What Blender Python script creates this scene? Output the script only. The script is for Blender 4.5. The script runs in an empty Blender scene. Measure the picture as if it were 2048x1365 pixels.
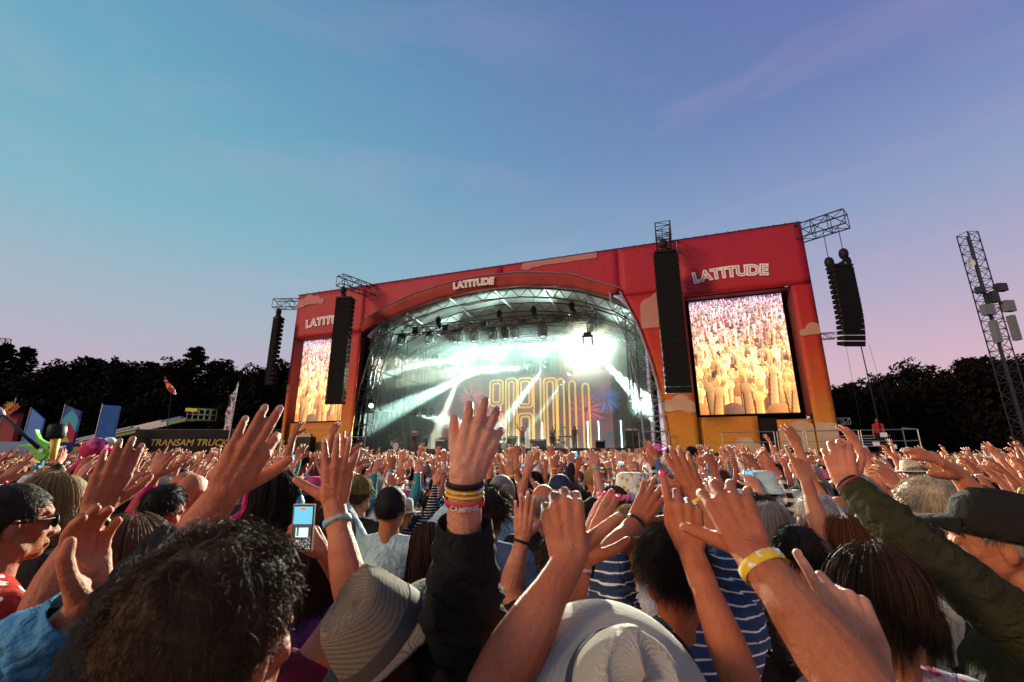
import bpy, bmesh, math, random
import numpy as np
from mathutils import Vector, Matrix, noise as mnoise

# ------------------------------------------------------------------ camera, sky, sun, exposure
scene = bpy.context.scene
COL = scene.collection
FPX, CX, CY, HC = 882.0, 1024.0, 682.5, 1.95
PITCH = math.atan(231 / 882)
cam = bpy.data.cameras.new('camera'); cam_ob = bpy.data.objects.new('camera', cam); COL.objects.link(cam_ob)
cam_ob.location = (0, 0, HC); cam_ob.rotation_euler = (math.pi / 2 + PITCH, 0, 0)
cam.sensor_width = 36; cam.lens = FPX / 2048 * 36; cam.clip_start = 0.02; cam.clip_end = 2000
cam.dof.use_dof = True; cam.dof.focus_distance = 2.6; cam.dof.aperture_fstop = 5.6
scene.camera = cam_ob

world = bpy.data.worlds.new('World'); scene.world = world; world.use_nodes = True
wn, wl = world.node_tree.nodes, world.node_tree.links
wn.clear()
def s2l(c):
    return tuple(((v / 255 + .055) / 1.055) ** 2.4 if v > 10 else v / 3294.6 for v in c)
def wnode(t, **k):
    n = wn.new(t)
    for a, b in k.items(): setattr(n, a, b)
    return n
tc = wnode('ShaderNodeTexCoord'); sep = wnode('ShaderNodeSeparateXYZ'); wl.new(tc.outputs['Generated'], sep.inputs[0])
def ramp(stops):
    r = wnode('ShaderNodeValToRGB'); e = r.color_ramp.elements
    while len(e) < len(stops): e.new(.5)
    for el, (p, c) in zip(e, stops): el.position = p; el.color = (*s2l(c), 1)
    wl.new(sep.outputs[2], r.inputs[0]); return r
rl = ramp([(0, (196, 170, 182)), (.14, (186, 168, 188)), (.24, (166, 176, 192)), (.40, (128, 178, 194)), (.58, (104, 166, 190)), (.8, (86, 144, 178))])
rr = ramp([(0, (214, 182, 184)), (.16, (204, 168, 186)), (.28, (174, 162, 190)), (.43, (136, 152, 190)), (.60, (106, 122, 178)), (.8, (92, 98, 166))])
mr = wnode('ShaderNodeMapRange', interpolation_type='SMOOTHSTEP'); wl.new(sep.outputs[0], mr.inputs[0])
mr.inputs[1].default_value = -.75; mr.inputs[2].default_value = .75
mix = wnode('ShaderNodeMix', data_type='RGBA'); wl.new(mr.outputs[0], mix.inputs[0]); wl.new(rl.outputs[0], mix.inputs[6]); wl.new(rr.outputs[0], mix.inputs[7])
# thin pink cirrus
mp = wnode('ShaderNodeMapping'); wl.new(tc.outputs['Generated'], mp.inputs[0]); mp.inputs[2].default_value = (.2, .5, -.45); mp.inputs[3].default_value = (1.1, 2.0, 6.0)
nz = wnode('ShaderNodeTexNoise'); wl.new(mp.outputs[0], nz.inputs[0]); nz.inputs['Scale'].default_value = 1.6; nz.inputs['Detail'].default_value = 6; nz.inputs['Distortion'].default_value = .6
cr = wnode('ShaderNodeMapRange'); wl.new(nz.outputs[0], cr.inputs[0]); cr.inputs[1].default_value = .5; cr.inputs[2].default_value = .78; cr.inputs[4].default_value = .16
mix2 = wnode('ShaderNodeMix', data_type='RGBA'); wl.new(cr.outputs[0], mix2.inputs[0]); wl.new(mix.outputs[2], mix2.inputs[6]); mix2.inputs[7].default_value = (*s2l((222, 176, 200)), 1)
sky = wnode('ShaderNodeTexSky', sky_type='NISHITA'); sky.sun_disc = False; sky.sun_elevation = math.radians(6); sky.sun_rotation = math.radians(237)
hs = wnode('ShaderNodeHueSaturation'); hs.inputs['Saturation'].default_value = .98; wl.new(mix2.outputs[2], hs.inputs['Color'])
bg1 = wnode('ShaderNodeBackground'); wl.new(hs.outputs[0], bg1.inputs[0]); bg1.inputs[1].default_value = 1.02
bg2 = wnode('ShaderNodeBackground'); wl.new(sky.outputs[0], bg2.inputs[0]); bg2.inputs[1].default_value = 0.015
add = wnode('ShaderNodeAddShader'); wl.new(bg1.outputs[0], add.inputs[0]); wl.new(bg2.outputs[0], add.inputs[1])
wo = wnode('ShaderNodeOutputWorld'); wl.new(add.outputs[0], wo.inputs[0])

sun = bpy.data.lights.new('sun', 'SUN'); sun.energy = 2.3; sun.angle = math.radians(10); sun.color = (1, .64, .38)
sun_ob = bpy.data.objects.new('sun', sun); COL.objects.link(sun_ob)
sun_ob.rotation_euler = Vector((.80, .52, -.34)).to_track_quat('-Z', 'Y').to_euler()

scene.view_settings.view_transform = 'Standard'; scene.view_settings.look = 'None'
scene.view_settings.exposure = 0.0; scene.view_settings.gamma = 1.0
scene.view_settings.use_curve_mapping = False
scene.cycles.use_denoising = True
scene.cycles.max_bounces = 5; scene.cycles.diffuse_bounces = 2; scene.cycles.glossy_bounces = 2
scene.cycles.transparent_max_bounces = 6; scene.cycles.volume_bounces = 0; scene.cycles.transmission_bounces = 3
scene.cycles.sample_clamp_indirect = 4

# ------------------------------------------------------------------ helpers
def D(px, py, z):
    """photo pixel and distance along the lens axis (m) -> world point"""
    x, y = (px - CX) / FPX * z, (CY - py) / FPX * z
    return Vector((x, z * math.cos(PITCH) - y * math.sin(PITCH), HC + z * math.sin(PITCH) + y * math.cos(PITCH)))
def PY(px, py, Y):
    v = D(px, py, 1) - Vector((0, 0, HC)); return Vector((0, 0, HC)) + v * (Y / v.y)

def tag(o, label=None, cat=None, group=None, kind=None):
    if label: o['label'] = label
    if cat: o['category'] = cat
    if group: o['group'] = group
    if kind: o['kind'] = kind
    return o
def link(o, parent=None):
    COL.objects.link(o)
    if parent is not None: o.parent = parent
    return o
def empty(name, loc=(0, 0, 0), rz=0.0):
    o = bpy.data.objects.new(name, None); o.location = loc; o.rotation_euler = (0, 0, rz); o.empty_display_size = .1
    return link(o)
def ob(name, me, parent=None, loc=None, mat=None):
    o = bpy.data.objects.new(name, me)
    if loc is not None: o.location = loc
    if mat is not None:
        if not me.materials: me.materials.append(mat)
        else: me.materials[0] = mat
    return link(o, parent)
def ob_m(name, me, mat, parent=None, loc=None):
    """object with its own material on shared mesh data"""
    o = bpy.data.objects.new(name, me)
    if not me.materials: me.materials.append(None)
    link(o, parent)
    if loc is not None: o.location = loc
    o.material_slots[0].link = 'OBJECT'; o.material_slots[0].material = mat
    return o

class G:
    """collects faces for ONE mesh"""
    def __init__(s): s.v = []; s.f = []
    def add(s, vs, fs):
        k = len(s.v); s.v.extend([tuple(v) for v in vs]); s.f.extend([tuple(i + k for i in f) for f in fs]); return s
    def box(s, c, d, R=None):
        x, y, z = d[0] / 2, d[1] / 2, d[2] / 2
        vs = [Vector(q) for q in ((-x, -y, -z), (x, -y, -z), (x, y, -z), (-x, y, -z), (-x, -y, z), (x, -y, z), (x, y, z), (-x, y, z))]
        if R is not None: vs = [R @ q for q in vs]
        c = Vector(c)
        return s.add([q + c for q in vs], [(3, 2, 1, 0), (4, 5, 6, 7), (0, 1, 5, 4), (1, 2, 6, 5), (2, 3, 7, 6), (3, 0, 4, 7)])
    def tube(s, pts, rads, n=6, cap=True, squash=None):
        pts = [Vector(p) for p in pts]
        if not hasattr(rads, '__len__'): rads = [rads] * len(pts)
        rings = []; up = None
        for i, p in enumerate(pts):
            a = pts[max(i - 1, 0)]; b = pts[min(i + 1, len(pts) - 1)]
            t = (b - a).normalized()
            if up is None: up = Vector((0, 0, 1)) if abs(t.z) < .9 else Vector((1, 0, 0))
            x = t.cross(up)
            if x.length < 1e-5: x = t.orthogonal()
            x.normalize(); up = x.cross(t).normalized()
            ring = []
            for k in range(n):
                an = 2 * math.pi * k / n
                sx, sy = squash if squash else (1, 1)
                ring.append(p + x * (math.cos(an) * rads[i] * sx) + up * (math.sin(an) * rads[i] * sy))
            rings.append(ring)
        vs = [q for r in rings for q in r]; fs = []
        for i in range(len(rings) - 1):
            for k in range(n):
                fs.append((i * n + k, i * n + (k + 1) % n, (i + 1) * n + (k + 1) % n, (i + 1) * n + k))
        if cap:
            fs.append(tuple(range(n - 1, -1, -1))); m = (len(rings) - 1) * n; fs.append(tuple(range(m, m + n)))
        return s.add(vs, fs)
    def rod(s, a, b, r, n=5): return s.tube([a, b], r, n)
    def capsule(s, a, b, ra, rb, n=10, flat=False):
        a, b = Vector(a), Vector(b); t = b - a; L = t.length
        t = t.normalized() if L > 1e-6 else Vector((0, 0, 1))
        pts, rs = [], []
        if not flat:
            for k in (1.0, .85, .5): pts.append(a - t * ra * k); rs.append(max(ra * math.sqrt(max(0, 1 - k * k)), ra * .02))
        pts.append(a); rs.append(ra); pts.append(b); rs.append(rb)
        if not flat:
            for k in (.5, .85, 1.0): pts.append(b + t * rb * k); rs.append(max(rb * math.sqrt(max(0, 1 - k * k)), rb * .02))
        return s.tube(pts, rs, n)
    def ball(s, c, r, nu=12, nv=8, M=None):
        c = Vector(c); r = (r, r, r) if not hasattr(r, '__len__') else r
        vs = []
        for j in range(nv + 1):
            th = math.pi * j / nv
            for i in range(nu):
                ph = 2 * math.pi * i / nu
                q = Vector((r[0] * math.sin(th) * math.cos(ph), r[1] * math.sin(th) * math.sin(ph), r[2] * math.cos(th)))
                if M is not None: q = M @ q
                vs.append(c + q)
        fs = [(j * nu + i, (j + 1) * nu + i, (j + 1) * nu + (i + 1) % nu, j * nu + (i + 1) % nu) for j in range(nv) for i in range(nu)]
        return s.add(vs, fs)
    def lathe(s, prof, n=24, M=None, closed=False):
        vs = []
        for r, z in prof:
            for k in range(n):
                a = 2 * math.pi * k / n; q = Vector((r * math.cos(a), r * math.sin(a), z)); vs.append(M @ q if M is not None else q)
        m = len(prof); fs = []
        for j in range(m if closed else m - 1):
            for k in range(n):
                fs.append((j * n + k, j * n + (k + 1) % n, ((j + 1) % m) * n + (k + 1) % n, ((j + 1) % m) * n + k))
        return s.add(vs, fs)
    def prism(s, poly, off, t):
        """poly: list of 3D points in a plane, extruded by vector t"""
        poly = [Vector(p) + Vector(off) for p in poly]; t = Vector(t); n = len(poly)
        return s.add(poly + [p + t for p in poly], [tuple(range(n - 1, -1, -1)), tuple(range(n, 2 * n))] + [(i, (i + 1) % n, n + (i + 1) % n, n + i) for i in range(n)])
    def mesh(s, name, smooth=False):
        me = bpy.data.meshes.new(name); me.from_pydata(s.v, [], s.f); me.validate()
        bm = bmesh.new(); bm.from_mesh(me); bmesh.ops.recalc_face_normals(bm, faces=bm.faces[:]); bm.to_mesh(me); bm.free()
        if smooth: me.polygons.foreach_set('use_smooth', [True] * len(me.polygons))
        me.update(); return me
    def build(s, name, mat, parent=None, loc=None, smooth=False):
        return ob(name, s.mesh(name, smooth), parent, loc, mat)

def truss(g, a, b, size=.5, bay=.6, r=.03, rb=.015, up=None, tri=False):
    """lattice truss between two points added to g"""
    a, b = Vector(a), Vector(b); t = (b - a); L = t.length; t.normalize()
    up = Vector(up) if up is not None else (Vector((0, 0, 1)) if abs(t.z) < .9 else Vector((0, 1, 0)))
    x = t.cross(up).normalized(); y = x.cross(t).normalized(); h = size / 2
    cs = [x * h + y * h, x * -h + y * h, x * -h - y * h, x * h - y * h] if not tri else [y * h, x * -h - y * h, x * h - y * h]
    for c in cs: g.rod(a + c, b + c, r, 5)
    n = max(1, round(L / bay)); m = len(cs)
    for i in range(n):
        p0, p1 = a + t * (L * i / n), a + t * (L * (i + 1) / n)
        for k in range(m):
            c0, c1 = cs[k], cs[(k + 1) % m]
            g.rod(p0 + c0, p0 + c1, rb, 4)
            g.rod(p0 + (c0 if i % 2 else c1), p1 + (c1 if i % 2 else c0), rb, 4)
    for k in range(m): g.rod(b + cs[k], b + cs[(k + 1) % m], rb, 4)
    return g

# ------------------------------------------------------------------ materials
class N:
    def __init__(s, name):
        s.m = bpy.data.materials.new(name); s.m.use_nodes = True; s.t = s.m.node_tree; s.t.nodes.clear()
        s.b = s.n('ShaderNodeBsdfPrincipled'); s.o = s.n('ShaderNodeOutputMaterial'); s.l(s.b.outputs[0], s.o.inputs[0])
    def n(s, typ, **k):
        q = s.t.nodes.new(typ)
        for a, b in k.items(): setattr(q, a, b)
        return q
    def l(s, a, b): s.t.links.new(a, b)
    def coord(s, scale=(1, 1, 1), which='Object', rot=(0, 0, 0)):
        c = s.n('ShaderNodeTexCoord'); m = s.n('ShaderNodeMapping'); s.l(c.outputs[which], m.inputs[0])
        m.inputs[3].default_value = scale; m.inputs[2].default_value = rot; return m.outputs[0]
    def noise(s, scale=5, detail=4, vec=None, dist=0, out=0):
        q = s.n('ShaderNodeTexNoise'); q.inputs['Scale'].default_value = scale; q.inputs['Detail'].default_value = detail; q.inputs['Distortion'].default_value = dist
        s.l(vec if vec is not None else s.coord(), q.inputs['Vector']); return q.outputs[out]
    def rng(s, v, a, b, c=0., d=1.):
        q = s.n('ShaderNodeMapRange'); s.l(v, q.inputs[0])
        for i, x in zip((1, 2, 3, 4), (a, b, c, d)): q.inputs[i].default_value = x
        return q.outputs[0]
    def mix(s, f, a, b, blend='MIX'):
        q = s.n('ShaderNodeMix', data_type='RGBA', blend_type=blend)
        for i, x in ((0, f), (6, a), (7, b)):
            if hasattr(x, 'links') or hasattr(x, 'is_linked'): s.l(x, q.inputs[i])
            elif i == 0: q.inputs[0].default_value = x
            else: q.inputs[i].default_value = (*x[:3], 1)
        return q.outputs[2]
    def ramp(s, v, stops, interp='LINEAR'):
        q = s.n('ShaderNodeValToRGB'); q.color_ramp.interpolation = interp; e = q.color_ramp.elements
        while len(e) < len(stops): e.new(.5)
        for el, (p, c) in zip(e, stops): el.position = p; el.color = (*c[:3], 1)
        s.l(v, q.inputs[0]); return q.outputs[0]
    def math(s, op, a, b=None):
        q = s.n('ShaderNodeMath', operation=op)
        for i, x in enumerate((a, b)):
            if x is None: continue
            if hasattr(x, 'is_linked'): s.l(x, q.inputs[i])
            else: q.inputs[i].default_value = x
        return q.outputs[0]
    def sepz(s, v, k=2):
        q = s.n('ShaderNodeSeparateXYZ'); s.l(v, q.inputs[0]); return q.outputs[k]
    def attr(s, name):
        q = s.n('ShaderNodeAttribute', attribute_type='OBJECT', attribute_name=name); return q.outputs['Color']
    def color(s, v):
        if hasattr(v, 'is_linked'): s.l(v, s.b.inputs['Base Color'])
        else: s.b.inputs['Base Color'].default_value = (*v[:3], 1)
    def bump(s, h, strength=.3, dist=.01):
        q = s.n('ShaderNodeBump'); q.inputs['Strength'].default_value = strength; q.inputs['Distance'].default_value = dist
        s.l(h, q.inputs['Height']); s.l(q.outputs[0], s.b.inputs['Normal'])
    def set(s, **k):
        for a, b in k.items():
            s.b.inputs[a.replace('_', ' ')].default_value = b
        return s
def plain(name, c, rough=.6, metal=0., var=.15, scale=8, bump=0., emit=None, es=0.):
    m = N(name); n = m.noise(scale, 5)
    lo = tuple(max(0, v * (1 - var)) for v in c); hi = tuple(min(1, v * (1 + var)) for v in c)
    m.color(m.ramp(n, [(.3, lo), (.7, hi)])); m.set(Roughness=rough, Metallic=metal)
    if max(c) < .035: m.set(Specular_IOR_Level=.12)
    if bump: m.bump(m.noise(scale * 6, 4), bump, .005)
    if emit: m.set(Emission_Color=(*emit, 1), Emission_Strength=es)
    return m.m
M = {}
M['black_metal'] = plain('black_metal', (.018, .017, .018), .5, .3)
M['steel'] = plain('steel', (.32, .33, .34), .38, .85)
M['dark_steel'] = plain('dark_steel', (.05, .05, .055), .45, .7)
M['black_cloth'] = plain('black_cloth', (.012, .011, .012), .9)
M['dark_red_cloth'] = plain('dark_red_cloth', (.16, .02, .02), .85)
M['deck'] = plain('deck', (.03, .03, .032), .5)
M['white_plastic'] = plain('white_plastic', (.6, .62, .62), .45, 0, .06)
M['grey_box'] = plain('grey_box', (.32, .33, .35), .5)
M['yellow_paint'] = plain('yellow_paint', (.62, .42, .03), .5)
M['green_paint'] = plain('green_paint', (.12, .22, .06), .45)
M['blue_paint'] = plain('blue_paint', (.06, .14, .32), .45)
# ------------------------------------------------------------------ ground
def grass_mat():
    m = N('trampled_grass'); v = m.coord()
    m.color(m.ramp(m.noise(.7, 8, v), [(.3, (.035, .03, .015)), (.55, (.05, .055, .02)), (.75, (.09, .075, .04))])); m.set(Roughness=.95)
    m.bump(m.noise(30, 5, v), .6, .03); return m.m
g = G(); n = 40
for j in range(n + 1):
    for i in range(n + 1):
        x = (i / n - .5); y = (j / n - .5); X = math.copysign(abs(2 * x) ** 2.2, x) * 900; Y = math.copysign(abs(2 * y) ** 2.2, y) * 900
        g.v.append((X, Y, .05 * mnoise.noise(Vector((X * .07, Y * .07, 0)))))
g.f = [(j * (n + 1) + i, j * (n + 1) + i + 1, (j + 1) * (n + 1) + i + 1, (j + 1) * (n + 1) + i) for j in range(n) for i in range(n)]
tag(g.build('ground', grass_mat(), smooth=True), 'trampled grass field under the crowd', kind='structure')

# ------------------------------------------------------------------ stage
SA = -math.atan2(.32727485, .94492919)
SO = Vector((-19.998, 38.977, 0))
stage = tag(empty('festival_stage', SO, SA), 'large red and orange cloth fronted festival stage with arched roof', 'stage')
SM = Matrix.Translation(SO) @ Matrix.Rotation(SA, 4, 'Z')
def SP(u, w, z): return SM @ Vector((u, w, z))

def fascia_mat(name, lo=1.0, seam=True):
    m = N(name); v = m.coord(); z = m.sepz(v)
    zz = m.math('ADD', z, m.rng(m.noise(.5, 3, v), 0, 1, -.6, .6))
    c = m.ramp(m.rng(zz, 1.5, 16.5), [(0, (.50, .26, .016)), (.16, (.50, .19, .010)), (.30, (.48, .09, .006)), (.46, (.44, .03, .008)), (.62, (.40, .011, .012)), (.8, (.37, .006, .02)), (1, (.34, .005, .028))])
    c = m.mix(m.rng(m.noise(3, 6, v), .3, .7, 0, .22), c, (.22, .03, .02))
    m.color(c); m.set(Roughness=.62, Specular_IOR_Level=.35)
    w = m.n('ShaderNodeTexWave', wave_type='BANDS', bands_direction='Z'); w.inputs['Scale'].default_value = .8; w.inputs['Distortion'].default_value = 1.5; m.l(v, w.inputs[0])
    vm = m.coord((.6, 1, 1.1), rot=(0, .5, 0))
    h = m.math('ADD', m.noise(1.3, 5, vm, 1.6), m.math('MULTIPLY', m.noise(14, 3, v), .08))
    m.bump(m.math('ADD', h, m.math('MULTIPLY', w.outputs[1], .015)), .4, .14)
    return m.m
M['fascia'] = fascia_mat('printed_fascia_cloth')
M['valance'] = plain('valance_cloth', (.26, .016, .012), .7, 0, .3, .8, .2)
def cloud_mat():
    m = N('cloud_print'); v = m.coord()
    c = m.ramp(m.rng(m.sepz(v), 2, 16.5), [(0, (.48, .38, .22)), (.4, (.46, .27, .16)), (.7, (.42, .17, .13)), (1, (.44, .14, .14))])
    m.color(m.mix(m.rng(m.noise(1.2, 4, v, .6), .3, .7, 0, .5), c, (.34, .16, .12))); m.set(Roughness=.7); m.bump(m.noise(1.5, 4, v, 1.5), .5, .12); return m.m
M['cloud'] = cloud_mat()

def sheet(fn, nu, nz, th=.09, amp=.03, name='fascia_panel', mat=None, seed=0):
    """cloth panel: fn(s,t)->(u,w,z)"""
    g = G(); front = []; back = []
    for j in range(nz + 1):
        for i in range(nu + 1):
            u, w, z = fn(i / nu, j / nz)
            e = min(i, nu - i, j, nz - j) > 0
            d = (mnoise.noise(Vector((u * .55 + z * .3, z * .5, seed))) + .5 * mnoise.noise(Vector((u * 1.4 - z * .8, z * 1.1, seed + 4)))) * amp if e else 0
            front.append((u, w + d, z)); back.append((u, w + th, z))
    k = len(front); W = nu + 1; g.v = front + back
    for j in range(nz):
        for i in range(nu):
            a = j * W + i; g.f.append((a, a + 1, a + W + 1, a + W)); g.f.append((k + a, k + a + W, k + a + W + 1, k + a + 1))
    rim = [i for i in range(W)] + [j * W + nu for j in range(1, nz + 1)] + [nz * W + i for i in range(nu - 1, -1, -1)] + [j * W for j in range(nz - 1, 0, -1)]
    for a, b in zip(rim, rim[1:] + rim[:1]): g.f.append((a, b, k + b, k + a))
    return g.build(name, mat or M['fascia'], stage, smooth=True)
def interp(tab, x):
    if x <= tab[0][0]: return tab[0][1]
    for (a, b), (c, d) in zip(tab, tab[1:]):
        if x <= c: return b + (d - b) * (x - a) / (c - a)
    return tab[-1][1]
VT = [(7.45, 12.9), (8.0, 13.35), (10.15, 14.26), (12.5, 15.03), (15.8, 15.62), (18.5, 15.8), (21.6, 15.68), (24.2, 15.3), (26.1, 14.87), (29.3, 13.4)]
VB = [(7.45, 12.2), (8.6, 12.7), (11.2, 13.62), (14.9, 14.45), (18.5, 14.72), (21.6, 14.68), (24.2, 14.35), (26.4, 13.85), (28.7, 12.9)]
LEGO = [(0, 31.6), (2.67, 31.57), (5.85, 31.38), (8.21, 30.93), (10.72, 30.3), (13.23, 29.27)]
LEGI = [(0, 30.25), (2.7, 30.2), (6.57, 30.01), (9.71, 29.5), (12.65, 28.6)]
TOPZ = 16.55
rect = lambda u0, u1, z0, z1, w=0.: (lambda s, t: (u0 + (u1 - u0) * s, w, z0 + (z1 - z0) * t))
# upper band: one panel per printed cloth, butted with a thin seam
sheet(rect(0, 7.55, 12.32, TOPZ), 16, 10, seed=1)
def band(u0, u1, seed): sheet(lambda s, t: (u0 + (u1 - u0) * s, 0, (lambda a: a + (TOPZ - a) * t)(max(interp(VT, u0 + (u1 - u0) * s) - .5, 13.0))), 18, 8, seed=seed)
band(7.57, 20.4, 2); band(20.42, 29.3, 3)
sheet(lambda s, t: ((lambda z: interp(LEGO, min(z, 13.2)) * (1 - s) + 33.3 * s)(12.9 + (TOPZ - 12.9) * t), 0, 12.9 + (TOPZ - 12.9) * t), 8, 10, seed=4)
sheet(rect(33.32, 40.84, 12.38, TOPZ), 16, 10, seed=5)
# side strips and panels under the screens
sheet(rect(0, .32, .0, 12.30), 2, 20, seed=6)
sheet(rect(6.15, 7.4, 0, 12.30), 4, 20, seed=7)
sheet(lambda s, t: ((lambda z: interp(LEGO, z) * (1 - s) + 33.45 * s)(12.88 * t), 0, 12.88 * t), 6, 20, seed=8)
sheet(rect(39.75, 40.84, 0, 12.36), 4, 20, seed=9)
sheet(rect(.34, 6.13, 0, 4.75, .35), 10, 8, .06, .08, seed=10)
sheet(rect(33.47, 36.9, 0, 4.35, .35), 8, 8, .06, .10, seed=11)
sheet(rect(37.9, 39.73, 0, 4.1, .30), 6, 8, .06, .16, seed=12)
g = G(); g.box((37.4, .55, 2.1), (1.0, .1, 4.2)); g.build('opening_shade', M['black_cloth'], stage)  # black sheet stands in for the shade inside the opening
# screen recesses: side walls, soffits, backs
for u, d, nm in ((.33, -.02, 'l'), (6.14, .02, 'l'), (33.46, -.02, 'r'), (39.74, .02, 'r')):
    g = G(); g.box((u + d * 1.5, 1.1, 8.4), (.03, 1.98, 8.0)); g.build('recess_wall', M['dark_red_cloth'], stage)
for u0, u1 in ((.36, 6.1), (33.5, 39.7)):
    g = G(); g.box(((u0 + u1) / 2, 1.9, 8.5), (u1 - u0, .1, 8.4)); g.build('recess_back', M['black_cloth'], stage)
    g = G(); g.box(((u0 + u1) / 2, 1.05, 12.36), (u1 - u0, 1.6, .06)); g.build('recess_soffit', M['dark_red_cloth'], stage)
# side returns and rear of the wings
for u in (-.06, 40.9):
    sheet((lambda uu: (lambda s, t: (uu, .1 + 5 * s, TOPZ * t)))(u), 6, 12, .0001, .0, 'side_return', M['fascia'])
for u0, u1 in ((.1, 7.3), (32.0, 40.7)):
    g = G(); g.box(((u0 + u1) / 2, 5.1, 8.2), (u1 - u0, .1, 16.4)); g.build('rear_drape', M['black_cloth'], stage)
g = G(); g.rod((-.05, .02, TOPZ + .05), (40.9, .02, TOPZ + .05), .05, 6)
for i in range(60): g.box((.3 + i * .685, .02, TOPZ + .05), (.05, .14, .16))
g.build('top_rail', M['dark_steel'], stage)
# arched valance in front of the roof
sheet(lambda s, t: (lambda ub, ut, zb, zt: (ub + (ut - ub) * t, -.35 + .25 * (1 - t), zb + (zt - zb) * t))(7.6 + (28.75 - 7.6) * s, 7.5 + (29.3 - 7.5) * s, interp(VB, 7.6 + (28.75 - 7.6) * s), interp(VT, 7.5 + (29.3 - 7.5) * s)), 60, 4, .06, .05, 'valance', M['valance'], 20)
g = G()
g.tube([(u, -.36, z + .03) for u, z in VT], .045, 6); g.build('valance_rail', M['steel'], stage)
# front arch legs of lattice
g = G()
for k in range(len(LEGO) - 1):
    pass
def lattice_leg(tabo, tabi, w0, w1, zz, nm, mat):
    g = G(); rows = []
    for z in zz:
        rows.append([Vector((interp(tabo, z), w0, z)), Vector((interp(tabi, z), w0, z)), Vector((interp(tabi, z), w1, z)), Vector((interp(tabo, z), w1, z))])
    for a, b in zip(rows, rows[1:]):
        for k in range(4):
            g.rod(a[k], b[k], .055, 6); g.rod(a[k], a[(k + 1) % 4], .028, 4)
            g.rod(a[k], b[(k + 1) % 4], .028, 4)
    g.build(nm, mat, stage)
zz = [2.5, 3.5, 4.5, 5.5, 6.5, 7.4, 8.3, 9.2, 10.1, 11, 11.9, 12.6, 13.2]
lattice_leg(LEGO, LEGI, -.25, .75, zz, 'arch_leg', M['steel'])
mir = lambda tab: [(z, 38.75 - u) for z, u in tab]
lattice_leg(mir(LEGO), mir(LEGI), .15, .95, zz, 'arch_leg', M['dark_steel'])
# roof vault: translucent grey skin carried by arched ribs
RV = [(7.9, 11.8), (9.2, 12.9), (11.5, 13.9), (14.9, 14.7), (18.5, 15.0), (21.6, 14.9), (24.2, 14.5), (26.4, 13.95), (28.7, 12.95), (30.3, 11.8)]
def skin_mat():
    m = N('roof_skin'); v = m.coord()
    m.color(m.ramp(m.noise(.6, 4, v), [(.3, (.34, .35, .34)), (.7, (.46, .47, .46))])); m.set(Roughness=.55); m.bump(m.noise(1, 4, v, 1), .3, .1); return m.m
sheet(lambda s, t: (7.9 + 22.4 * s, .2 + 12.6 * t, interp(RV, 7.9 + 22.4 * s) + .15 - .06 * t * 12), 40, 8, .05, .04, 'roof_skin', skin_mat(), 30)
for w in (.6, 3.6, 6.6, 9.6, 12.4):
    g = G(); pr = [Vector((u, w, z - .1 - .06 * w)) for u, z in RV]; lo = [p - Vector((0, 0, .75)) for p in pr]
    fine = lambda P_: [P_[i] + (P_[i + 1] - P_[i]) * k / 4 for i in range(len(P_) - 1) for k in range(4)] + [P_[-1]]
    pf, lf = fine(pr), fine(lo)
    g.tube(pf, .05, 5); g.tube(lf, .05, 5)
    for i in range(len(pf) - 1): g.rod(pf[i] if i % 2 else lf[i], lf[i + 1] if i % 2 else pf[i + 1], .026, 4)
    g.build('roof_rib', M['dark_steel'], stage)
for u in (11.5, 15.6, 19.6, 23.6, 26.8):
    g = G(); g.rod((u, .4, interp(RV, u) - .2), (u, 12.5, interp(RV, u) - .95), .07, 6); g.build('purlin', M['steel'], stage)
# deck, front skirt, back and side drapes
g = G(); g.box((19.4, 6.6, 2.35), (24.6, 13.2, .3)); g.build('deck', M['deck'], stage)
g = G()
for i in range(60): g.box((7.0 + i * .43, -.35 + .02 * (i % 2), 1.1), (.425, .06, 2.2))
g.build('front_skirt', M['black_cloth'], stage)
def pleats(fn, n, nm, mat):
    g = G(); pts = []
    for i in range(n + 1):
        (x0, y0), (nx, ny) = fn(i / n); d = .12 * math.sin(i * 1.9) + .05 * math.sin(i * .7)
        pts.append((x0 + nx * d, y0 + ny * d))
    for (a, b), (c, d) in zip(pts, pts[1:]):
        k = len(g.v); g.v += [(a, b, 2.5), (c, d, 2.5), (c, d, 13.2), (a, b, 13.2)]; g.f.append((k, k + 1, k + 2, k + 3))
    g.build(nm, mat, stage)
M['grey_drape'] = plain('grey_drape', (.075, .07, .066), .85)
pleats(lambda t: ((7.6 + 22.6 * t, 13.0), (0, 1)), 120, 'back_drape', M['black_cloth'])
pleats(lambda t: ((7.55, 1.2 + 11.8 * t), (1, 0)), 60, 'side_drape', M['grey_drape'])
pleats(lambda t: ((30.9, 1.2 + 11.8 * t), (1, 0)), 60, 'side_drape', M['grey_drape'])
for (u, w) in ((9.3, 3.5), (9.3, 7.5), (9.3, 11), (29.6, 3.5), (29.6, 7.5), (29.6, 11)):
    g = G(); truss(g, (u, w, 2.5), (u, w, 12.4), .7, .9, .045, .025, up=(0, 1, 0)); g.build('roof_tower', M['dark_steel'], stage)
for w0, w1 in ((3.5, 7.5), (7.5, 11), (.6, 3.5)):
    for u in (9.3, 29.6):
        g = G(); g.rod((u, w0, 8.8), (u, w1, 8.8), .05); g.rod((u, w0, 8.8), (u, w1, 4.0), .03, 4); g.rod((u, w0, 4), (u, w1, 8.8), .03, 4); g.rod((u, w0, 5.7), (u, w1, 5.7), .05); g.build('tower_brace', M['dark_steel'], stage)

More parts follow.
